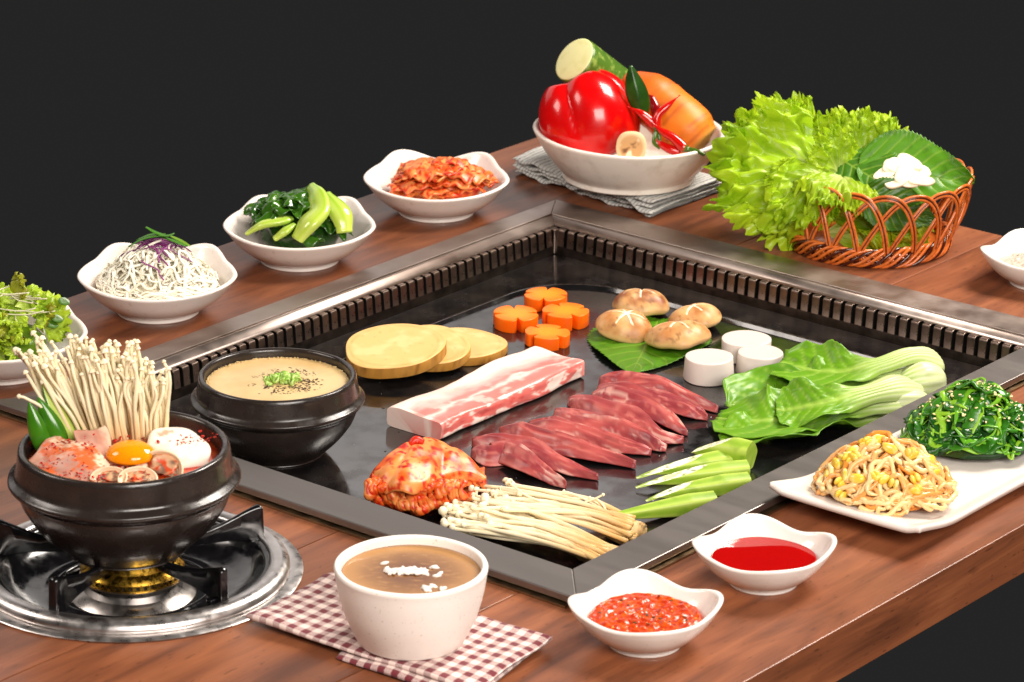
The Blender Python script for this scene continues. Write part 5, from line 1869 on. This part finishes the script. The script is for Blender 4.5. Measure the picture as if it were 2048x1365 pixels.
# cooked bok choy
m_cook = M('cooked_greens', vcol=True, rough=.16, spec=.55, trans=.06, bump=(120, .35, .1), coat=.2)
ckb = thing('cooked_bok_choy', 'glossy cooked bok choy with dark leaves and bright green stalks', 'vegetable', B_BOK + V3((0, 0, 1.25)))
random.seed(41)
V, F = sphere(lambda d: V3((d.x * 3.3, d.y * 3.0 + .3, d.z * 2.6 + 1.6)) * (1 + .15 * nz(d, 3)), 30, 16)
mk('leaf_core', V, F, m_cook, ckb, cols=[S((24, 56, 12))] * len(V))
for k in range(56):
    a, r = random.random() * 2 * pi, sqrt(random.random()) * (.85 if k < 34 else 1.0)
    r = r if k < 34 else max(r, .75)
    x, y, z = r * 3.9 * cos(a) - .3, r * 3.4 * sin(a) + .6, 1.0 + 4.0 * (1 - r ** 2) ** .6
    dd, w, L = random.random() * 2 * pi, random.uniform(.7, 1.3), random.uniform(2.2, 3.6)
    sd_ = random.uniform(0, 50)
    def cf(u, v, x=x, y=y, z=z, dd=dd, w=w, L=L, sd_=sd_):
        s, q = (u - .5) * L, (v - .5) * 2 * w * sin(pi * (.1 + .85 * u))
        px_, py_ = x + s * cos(dd) - q * sin(dd), y + s * sin(dd) + q * cos(dd)
        r2 = (px_ ** 2 / 18 + py_ ** 2 / 15)
        return V3((px_, py_, max(.2, z + .35 - .9 * (s * s + q * q) / 4 + .35 * sin(q * 4 + sd_) + .3 * nz((s, q, sd_), 1.2))))
    V, F, UV = grid(cf, 18, 12)
    t = random.random()
    mk('leaf', V, F, m_cook, ckb, cols=[mix(mix(S((20, 58, 12)), S((62, 110, 20)), t * .8), S((110, 150, 50)), exp(-((v - .5) / .05) ** 2) * .5) for u, v in UV], thick=.08)
def stalk(P, W, seed):
    Q = spline([V3(p) for p in P], 8)
    m_ = len(Q)
    R = [interp(W, i / (m_ - 1)) for i in range(m_)]
    V, F = tube(Q, R, 20, flat=.55)
    C = []
    for i in range(m_):
        for j in range(20):
            C.append(mix(mix(S((186, 206, 70)), S((120, 170, 22)), i / (m_ - 1)), S((206, 220, 120)), .3 + .3 * sin(j * 2.2)))
    mk('stalk', V, F, m_cook, ckb, cols=C)
stalk([(.0, -3.6, 2.2), (.9, -3.2, 3.6), (1.8, -2.2, 4.6), (1.5, -.6, 5.6), (.9, .8, 6.0)], [(0, .9), (.3, 1.35), (.6, 1.1), (1, .5)], 1)
stalk([(-4.3, -2.2, 2.2), (-3.0, -2.4, 3.2), (-1.6, -2.2, 3.5), (-.6, -1.6, 3.6)], [(0, .4), (.4, .75), (.8, .8), (1, .5)], 2)
stalk([(3.9, -2.2, 2.4), (3.6, -1.4, 3.8), (2.8, -.4, 4.8), (2.2, .4, 5.4)], [(0, .7), (.4, 1.0), (1, .5)], 3)
stalk([(-1.9, -3.0, 2.0), (-1.0, -2.9, 2.8), (-.3, -2.4, 3.3)], [(0, .5), (.5, .7), (1, .4)], 4)
ckb.scale = (1.16, 1.14, 1.0)
# kimchi in a bowl
kb2 = thing('kimchi_heap', 'heap of orange-red kimchi slices in the white bowl', 'kimchi', B_KIM + V3((0, 0, 1.5)))
random.seed(51)
V, F = sphere(lambda d: V3((d.x * 3.9 + .6, d.y * 3.4, d.z * 2.2 + 1.3)) * (1 + .1 * nz(d, 3)), 36, 18)
mk('cabbage_core', V, F, m_kim, kb2, cols=[kimcol(p, False, 4.0) for p in V])
for k in range(44):
    a, r = random.random() * 2 * pi, sqrt(random.random()) * .9
    r = r if k < 26 else .8 + .25 * random.random()
    x, y, z = .5 + r * 4.0 * cos(a), r * 3.3 * sin(a) - .3, 1.0 + 3.0 * max(0, 1 - r ** 2) ** .6
    dd, w, L = random.gauss(0, .5), random.uniform(.6, 1.2), random.uniform(2.4, 4.4)
    sd_ = random.uniform(0, 50)
    def cf(u, v, x=x, y=y, z=z, dd=dd, w=w, L=L, sd_=sd_):
        s, q = (u - .5) * L, (v - .5) * 2 * w
        return V3((x + s * cos(dd) - q * sin(dd), y + s * sin(dd) + q * cos(dd), max(.1, z + .3 - .1 * s * s - .25 * q * q + .16 * sin(s * 4 + sd_) + .2 * nz((s, q, sd_), 1.1))))
    V, F, UV = grid(cf, 20, 10)
    mk('cabbage_piece', V, F, m_kim, kb2, cols=[kimcol(p * 1.2, k % 2 == 0, sd_) for p in V], thick=.18)
def tf(u, v):
    s, q = (u - .5) * 6.6, (v - .5) * 3.6
    return V3((s + .1, q - .2, 4.1 - .055 * s * s - .16 * q * q + .12 * sin(s * 3) + .15 * nz((s, q, 2), .9)))
V, F, UV = grid(tf, 40, 24)
mk('cabbage_piece', V, F, m_kim, kb2, cols=[kimcol(p, True, 6.5) for p in V], thick=.25)

# ================================================================== long plate: bean sprouts and seasoned greens
def on_plate(px, py, z=1.75):
    return G(px, py, z)
SPR = on_plate(1768, 985, 1.75)
spr = thing('bean_sprouts', 'heap of orange seasoned soybean sprouts with yellow bean heads on the long plate', 'sprouts', SPR)
m_spr = M('bean_sprout', vcol=True, rough=.2, spec=.5, sss=.15, rad=(1, .7, .3), srad=.2)
V, F = sphere(lambda d: V3((d.x * 4.8, d.y * 4.2, (1 - (1 - max(0, d.z)) ** .75) * 3.0)) * (1 + .08 * nz(d, 4)), 36, 18)
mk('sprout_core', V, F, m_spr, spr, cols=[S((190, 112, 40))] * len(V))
for k in range(165):
    rn = random.Random(k + 900)
    P = spline(mound_walk(5.9, 5.2, 4.2, .15, rn.uniform(3.0, 5.5), .85, rn.uniform(.75, 1.06), k + 300, .7, .32), 4)
    P = [V3((p.x, p.y, max(.15, p.z))) for p in P]
    V, F = tube(P, [rn.uniform(.17, .26) * (1 - .6 * sstep(.7, 1, i / len(P))) for i in range(len(P))], 6)
    t = rn.random()
    mk('sprout', V, F, m_spr, spr, cols=[mix(S((236, 204, 146)), S((222, 142, 56)), t * t)] * len(V))
bean = None
random.seed(61)
for k in range(34):
    a, r = random.random() * 2 * pi, sqrt(random.random()) * .95
    x, y = r * 5.4 * cos(a), r * 4.6 * sin(a) - .3
    z = .45 + 4.1 * max(0, 1 - r ** 1.7) ** .85
    if bean is None:
        V, F = join(sphere(lambda d: V3((d.x * .68, d.y * .25 + .2, d.z * .42)), 14, 8), sphere(lambda d: V3((d.x * .66, d.y * .25 - .2, d.z * .42)), 14, 8))
        bean = o = mk('bean', V, F, M('soy_bean', S((232, 194, 66)), .22, var=(S((240, 224, 150)), 130, .48, .7), rnd=.1, sss=.15, rad=(1, .8, .3), srad=.2), spr)
    else:
        o = dup(bean, spr)
    o.location = V3((x, y, z)) * .01
    o.rotation_euler = (random.gauss(0, .5), random.gauss(0, .4), random.random() * 6)
SPI = on_plate(1945, 880, 1.75)
spi = thing('seasoned_greens', 'heap of dark green seasoned leaves with sesame seeds on the long plate', 'greens', SPI)
m_spi = M('seasoned_greens', vcol=True, rough=.24, spec=.5, bump=(140, .3, .08))
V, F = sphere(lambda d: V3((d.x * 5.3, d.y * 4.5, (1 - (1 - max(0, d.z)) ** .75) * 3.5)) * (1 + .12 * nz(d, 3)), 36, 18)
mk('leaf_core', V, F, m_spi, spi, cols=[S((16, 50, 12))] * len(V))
for k in range(210):
    rn = random.Random(k + 1500)
    f = rn.uniform(.82, 1.08)
    P = spline(mound_walk(6.0, 5.0, 4.5, .15, rn.uniform(2.6, 5.0), .85, f, k + 700, .75, .35), 4)
    P = [V3((p.x, p.y, max(.15, p.z))) for p in P]
    leafy = rn.random() < .45
    w = rn.uniform(.4, .75) if leafy else rn.uniform(.14, .28)
    V, F = tube(P, [w * (.4 + .6 * sin(pi * (i + .5) / len(P))) for i in range(len(P))], 8, flat=.22 if leafy else .5)
    V = [p + V3((nz(p, 1.8, k + 5), nz(p, 1.8, k + 9), nz(p, 1.8, k))) * (.3 if leafy else .1) for p in V]
    c = mix(S((18, 66, 14)), S((54, 116, 24)), rn.random()) if leafy else mix(S((84, 150, 26)), S((140, 186, 48)), rn.random())
    mk('leaf' if leafy else 'leaf_stem', V, F, m_spi, spi, cols=[c] * len(V))
ses = None
for k in range(110):
    a, r = random.random() * 2 * pi, sqrt(random.random()) * .8
    x, y = r * 6.0 * cos(a), r * 4.9 * sin(a) - .3
    z = .4 + 4.6 * max(0, 1 - r ** 1.7) ** .85 + .25
    if ses is None:
        V, F = sphere(lambda d: V3((d.x * .17, d.y * .1, d.z * .06)), 7, 5)
        ses = o = mk('sesame_seed', V, F, M('sesame', S((222, 204, 150)), .4, rnd=.15), spi)
    else:
        o = dup(ses, spi)
    o.location = V3((x, y, z)) * .01
    o.rotation_euler = (random.gauss(0, .5), random.gauss(0, .4), random.random() * 6)

# ================================================================== steamed egg in the pot on the griddle
k2 = .845
m_egg = M('steamed_egg', S((204, 176, 124)), .3, sss=.15, rad=(1, .8, .4), srad=.4, var=(S((190, 156, 102)), 26, .4, .7), bump=(260, .1, .03))
PT2 = POT2 + V3((0, 0, .02))
V, F = [], []
V, F = lathe([(5.9, 4.0), (6.22, 6.3), (6.18, 6.42), (6.0, 6.44), (5.4, 6.36), (4.6, 6.42), (2.5, 6.55), (.01, 6.6)], 80)
V = [V3(p) + V3((0, 0, .04 * nz(p, 1.3, 2) + .03 * nz(p, 6, 1) * (sqrt(p[0] ** 2 + p[1] ** 2) > 5.4))) for p in V]
egg = tag(mk('steamed_egg', V, F, m_egg, loc=PT2), 'pale yellow steamed egg filling the stone pot', 'egg')
fV, fF = [], []
random.seed(70)
for k in range(420):
    a, r = random.random() * 2 * pi, 6.16 - abs(random.gauss(0, .16))
    s_ = random.uniform(.03, .09)
    p = V3((r * cos(a), r * sin(a), 6.44 + .01 * random.random()))
    v, f = sphere(lambda d: p + d * s_, 6, 4)
    o_ = len(fV)
    fV += v
    fF += [tuple(i + o_ for i in q) for q in f]
fo = mk('egg_foam', fV, fF, m_egg, egg)
fo['kind'] = 'stuff'
m_pep = M('ground_pepper', S((62, 40, 22)), .7, rnd=.4)
m_scal = M('chopped_scallion', vcol=True, rough=.3, spec=.45, trans=.15, rnd=.1)
pf = None
random.seed(71)
pep_V, pep_F = [], []
for k in range(700):
    a = random.random() * 2 * pi
    r = abs(random.gauss(2.35, .55))
    if r > 4 or nz((cos(a) * 2, sin(a) * 2, r * .5), 1.3, 4) < -.05:
        continue
    s = random.uniform(.04, .085)
    p = V3((r * cos(a) * 1.05 + .3, r * sin(a) * 1.05, 6.6 - .003 * r * r * 4))
    v, f = sphere(lambda d: p + V3((d.x * s * 1.6, d.y * s, d.z * s * .6)), 5, 3)
    o_ = len(pep_V)
    pep_V += v
    pep_F += [tuple(i + o_ for i in q) for q in f]
pepo = mk('pepper_flecks', pep_V, pep_F, m_pep, egg)
pepo['kind'] = 'stuff'
sc = thing('chopped_scallion', 'small heap of chopped green scallion on the steamed egg', 'scallion', PT2 + V3((.55, -.2, 6.55)))
sm = []
for t in range(4):
    P = []
    V, F = tube(spline([V3((-.25, 0, 0)), V3((0, .05 * t, .05)), V3((.25, 0, .02))], 3), [.2 + .03 * t, .22, .2, .18, .2, .22, .2][:7], 9)
    if t % 2:
        V, F = lathe([(.16, -.1), (.26, -.1), (.26, .1), (.16, .1)], 12, closed=True)
    sm.append((V, F, [mix(S((134, 186, 50)), S((196, 218, 130)), .5 + .5 * sin(i)) for i in range(len(V))]))
prot = []
for k in range(75):
    a, r = random.random() * 2 * pi, abs(random.gauss(0, .55))
    x, y = r * 1.35 * cos(a), r * 1.15 * sin(a)
    z = .1 + .42 * exp(-r * r * 1.2) * random.random()
    t = k % 4
    if k < 4:
        V, F, C = sm[t]
        o = mk('scallion_piece', V, F, m_scal, sc, cols=C)
        prot.append(o)
    else:
        o = dup(prot[t], sc)
    o.location = V3((x, y, z)) * .01
    o.rotation_euler = (random.random() * 6, random.random() * 6, random.random() * 6)
    s = random.uniform(.9, 1.5)
    o.scale = (s, s, s * .8)

# ================================================================== stew in the pot on the burner
BR = POT1 + V3((0, 0, 7.35))                       # broth level
m_broth = M('red_broth', S((176, 42, 10)), .08, var=(S((206, 92, 28)), 60, .4, .7), var2=(S((120, 14, 4)), 240, .58, .7), bump=(90, .2, .08))
V, F = lathe([(6.9, -1.8), (7.36, 0), (6.5, .0), (4, .02), (.01, .02)], 72)
V = [V3(p) + V3((0, 0, .05 * nz(p, .8, 2))) for p in V]
broth = tag(mk('stew_broth', V, F, m_broth, loc=BR), 'red chilli broth filling the stone pot on the burner', 'broth')
def st(x, y, z=0.0):
    return BR + V3((x, y, z))
m_yolk = M('egg_yolk', S((236, 140, 8)), .1, spec=.5, sss=.3, rad=(1, .5, .05), srad=.4)
V, F = sphere(lambda d: V3((d.x * 1.9, d.y * 1.75, d.z * 1.05 if d.z > 0 else d.z * .5)), 40, 26)
tag(mk('egg_yolk', V, F, m_yolk, loc=st(.75, -1.9, 1.05)), 'round raw orange egg yolk in the middle of the stew', 'egg')
m_flake = M('chilli_flake', S((176, 24, 8)), .35, rnd=.35)
flake = None
def flakes(root, pts):
    global flake
    for p in pts:
        if flake is None:
            V, F = sphere(lambda d: V3((d.x * .13, d.y * .09, d.z * .03)), 6, 4)
            flake = o = mk('chilli_flake', V, F, m_flake, root)
        else:
            o = dup(flake, root)
        o.location = (V3(p) - root.location * 100) * .01
        o.rotation_euler = (random.gauss(0, .4), random.gauss(0, .4), random.random() * 6)
        s = random.uniform(.5, 1.5)
        o.scale = (s, s * random.uniform(.6, 1.2), s)
# pork slices
m_spork = M('stew_pork', vcol=True, rough=.42, spec=.45, sss=.15, rad=(1, .5, .3), srad=.3, bump=(160, .15, .06))
def meat(lab, c, L, W, rz, rx, ry, seed, fl, zb=0):
    def f(u, v):
        s, q = (u - .5) * L, (v - .5) * W * (1 - .12 * sin(u * 6 + seed))
        z = .25 * sin(s * 1.1 + seed) + .18 * sin(q * 2 + seed) + .15 * nz((s, q, seed), .9)
        return V3((s, q, z))
    V, F, UV = grid(f, 36, 24)
    V = xf(V, st(*c), rx, ry, rz)
    C = []
    for u, v in UV:
        w = fbm((u * 3, v * 2.4, seed), 1.3, seed, 3)
        c_ = mix(S((208, 160, 138)), S((178, 122, 104)), .5 + w)
        c_ = mix(c_, S((236, 204, 174)), sstep(.68, .9, v + .2 * w))
        c_ = mix(c_, S((216, 96, 40)), sstep(-.1, .35, fbm((u * 3, v * 3, seed + 3), 1.1, 2, 2) + .8 * nz((u * 22, v * 20, seed), 1)) * fl)
        C.append(c_)
    o = mk('pork_slice', [p - st(*c) for p in V], F, m_spork, loc=st(*c), cols=C, thick=.35)
    tag(o, lab, 'meat', 'pork slices in the stew')
    n = int(200 * fl)
    P = []
    for k in range(n):
        i = random.randrange(len(V))
        if .1 < UV[i][0] < .9 and nz((UV[i][0] * 3, UV[i][1] * 3, seed), 1.2) > -.15:
            P.append(V[i] + V3((random.gauss(0, .08), random.gauss(0, .08), .22)))
    flakes(o, P)
    return o
random.seed(81)
meat('pale pork slice sprinkled with chilli flakes at the pot edge by the green chilli', (-4.0, -2.6, .8), 5.8, 3.6, -.7, radians(26), radians(10), 1.0, .95)
meat('greyish pink pork slice between the flaked slice and the egg yolk', (-1.75, -1.4, 1.05), 4.4, 2.4, -1.1, radians(6), radians(26), 4.0, .2)
# white fish cake / clam
m_white = M('poached_white', vcol=True, rough=.3, spec=.45, sss=.25, rad=(1, .9, .8), srad=.3, bump=(120, .06, .05))
V, F = sphere(lambda d: V3((d.x * 2.6, d.y * 2.2, max(-.4, d.z) * 1.25)) * (1 + .14 * nz(d, 1.7, 5)), 40, 26)
C = [mix(S((238, 226, 210)), S((214, 110, 60)), sstep(.3, .6, fbm(p, .9, 4, 2)) * .7) for p in V]
wo = tag(mk('poached_egg_white', xf(V, (0, 0, 0), radians(10), radians(14), -.35), F, m_white, loc=st(4.15, .1, .75), cols=C), 'smooth white rounded piece flecked with chilli beside the yolk', 'egg white')
flakes(wo, [wo.location * 100 + V3((random.gauss(.6, 1.0), random.gauss(-.4, .9), 1.12 + random.gauss(0, .06))) for k in range(60)])
# clam shells
m_shell = M('clam', vcol=True, rough=.3, spec=.45, bump=(160, .2, .05))
def clam(lab, c, R, rz, rx, seed):
    root = thing('clam', lab, 'clam', st(*c), rz, 'clams in the stew')
    def f(u, v):
        a = pi * (v - .5) * 1.15
        r = R * u * (1 - .1 * cos(a * 2))
        return V3((r * sin(a), r * cos(a) - R * .45, .55 * R * (1 - u * u) * -1 + .04 * sin(u * 40)))
    V, F, UV = grid(f, 22, 30)
    mk('shell', xf(V, (0, 0, .72), rx), F, m_shell, root, cols=[mix(S((232, 210, 178)), S((206, 150, 104)), .3 + .3 * sin(u * 16)) for u, v in UV], thick=.14)
    V, F = sphere(lambda d: V3((d.x * R * .7, d.y * R * .45 + R * .05, d.z * .16)) * (1 + .3 * nz(d, 2.4, seed)), 22, 14)
    mk('meat', xf(V, (0, 0, .42), rx), F, m_shell, root, cols=[mix(mix(S((206, 160, 120)), S((124, 96, 78)), sstep(-.1, .3, fbm(p, 1.6, seed, 3))), S((206, 70, 24)), sstep(.1, .35, fbm(p, 2.3, seed + 9, 2))) for p in V])
clam('open clam with brown meat standing under the white piece', (3.3, -3.4, .45), 1.9, -.5, radians(48), 1)
clam('open clam at the pot front below the yolk', (1.5, -4.8, .05), 1.35, .2, radians(28), 2)
clam('clam half sunk in the broth beside the pork slice', (-.5, -4.6, .0), 1.3, -.2, radians(24), 3)
random.seed(83)
flakes(broth, [st(random.gauss(-.2, 2.6), random.gauss(-4.2, .9), random.uniform(.25, .8)) for k in range(130)] + [st(random.gauss(1.5, 1.6), random.gauss(1.4, .5), random.uniform(.2, 1.3)) for k in range(110)] + [st(random.gauss(-.6, .5), random.gauss(.6, .5), random.uniform(.4, 1.3)) for k in range(50)])
# enoki standing in the stew
ens = thing('enoki_bunch', 'tall bunch of white enoki mushrooms standing in the stew pot', 'mushroom', st(-1.2, 2.4, 0))
random.seed(91)
for k in range(165):
    u = random.random()
    row = random.random()
    bx, by = -3.6 + 6.3 * u + random.gauss(0, .2), 1.2 + 3.0 * row
    lean = -.40 + .44 * u + random.gauss(0, .05)
    L = random.uniform(4.8, 7.0) * (1.0 if u < .75 else .82) + (1.0 - abs(u - .45)) * .6 + row * .6
    if u < .22:
        lean -= random.uniform(0, .35)
    T_ = V3((bx + lean * L, by + .1 * L * random.uniform(0, 2), .3 + L))
    B_ = V3((bx, by, -.3))
    M_ = B_.lerp(T_, .5) + V3((random.gauss(0, .25), random.gauss(0, .2), .1))
    N_ = B_.lerp(T_, .85) + V3((random.gauss(0, .2), random.gauss(0, .15), 0))
    V, F, C = enoki_stem([st(*B_), st(*M_), st(*N_), st(*T_)], random.uniform(.13, .2), random.uniform(.1, .135), random.choice((.18, .2, .24, .28)), tint=(S((206, 74, 30)), .2) if u > .3 else None)
    mk('mushroom', V, F, m_enoki, ens, world=True, cols=C)
V, F, C = enoki_stem([st(-4.2, 1.0, .6), st(-5.8, .8, 3.4), st(-7.4, .6, 4.6), st(-7.9, .5, 4.8)], .15, .12, .22)
mk('mushroom', V, F, m_enoki, ens, world=True, cols=C)
# green chilli halves
m_gch = M('green_chilli', vcol=True, rough=.2, spec=.5, coat=.2)
def gchili(lab, a, b, w, open_, seed):
    A, B = st(*a), st(*b)
    ax = (B - A).normalized()
    sd_ = ax.cross(V3((0, 1, 0))).normalized()
    fw = sd_.cross(ax)
    V, C = [], []
    nu, nv = 30, 24
    for i in range(nu):
        t = i / (nu - 1)
        r = w * (sin(pi * (t * .92 + .08) ** .8) ** .8 * .95 + .02)
        for j in range(nv):
            an = 2 * pi * j / nv
            x, y = r * cos(an), r * sin(an) * .75
            dc = -.6 * x + .8 * y - open_ * r
            cut = dc > 0
            if cut:
                x, y = x + .6 * dc, y - .8 * dc
            V.append(A.lerp(B, t) + sd_ * x + fw * -y)
            C.append(mix(mix(S((40, 98, 14)), S((74, 132, 24)), .5 + .5 * nz((t * 5, an, seed), 1)), S((186, 200, 96)), .85 if cut and abs(.8 * x + .6 * y) < r * .72 else 0))
    F = []
    for i in range(nu - 1):
        for j in range(nv):
            F.append((i * nv + j, (i + 1) * nv + j, (i + 1) * nv + (j + 1) % nv, i * nv + (j + 1) % nv))
    F.append(tuple(range(nv)))
    F.append(tuple(reversed(range(len(V) - nv, len(V)))))
    single('green_chilli_half', lab, 'chilli', V, F, m_gch, A, 'green chilli halves in the stew', cols=C)
gchili('cut green chilli half leaning against the enoki, its pale inside showing', (-3.4, 1.2, .3), (-6.3, 1.8, 5.4), 1.0, .1, 1)
gchili('dark green chilli half in the middle of three', (-4.6, .6, .3), (-6.6, 1.0, 4.6), .85, 1.2, 2)
gchili('green chilli half at the outer side, against the pot wall', (-6.0, .1, .2), (-7.2, .4, 4.4), .8, 1.2, 3)
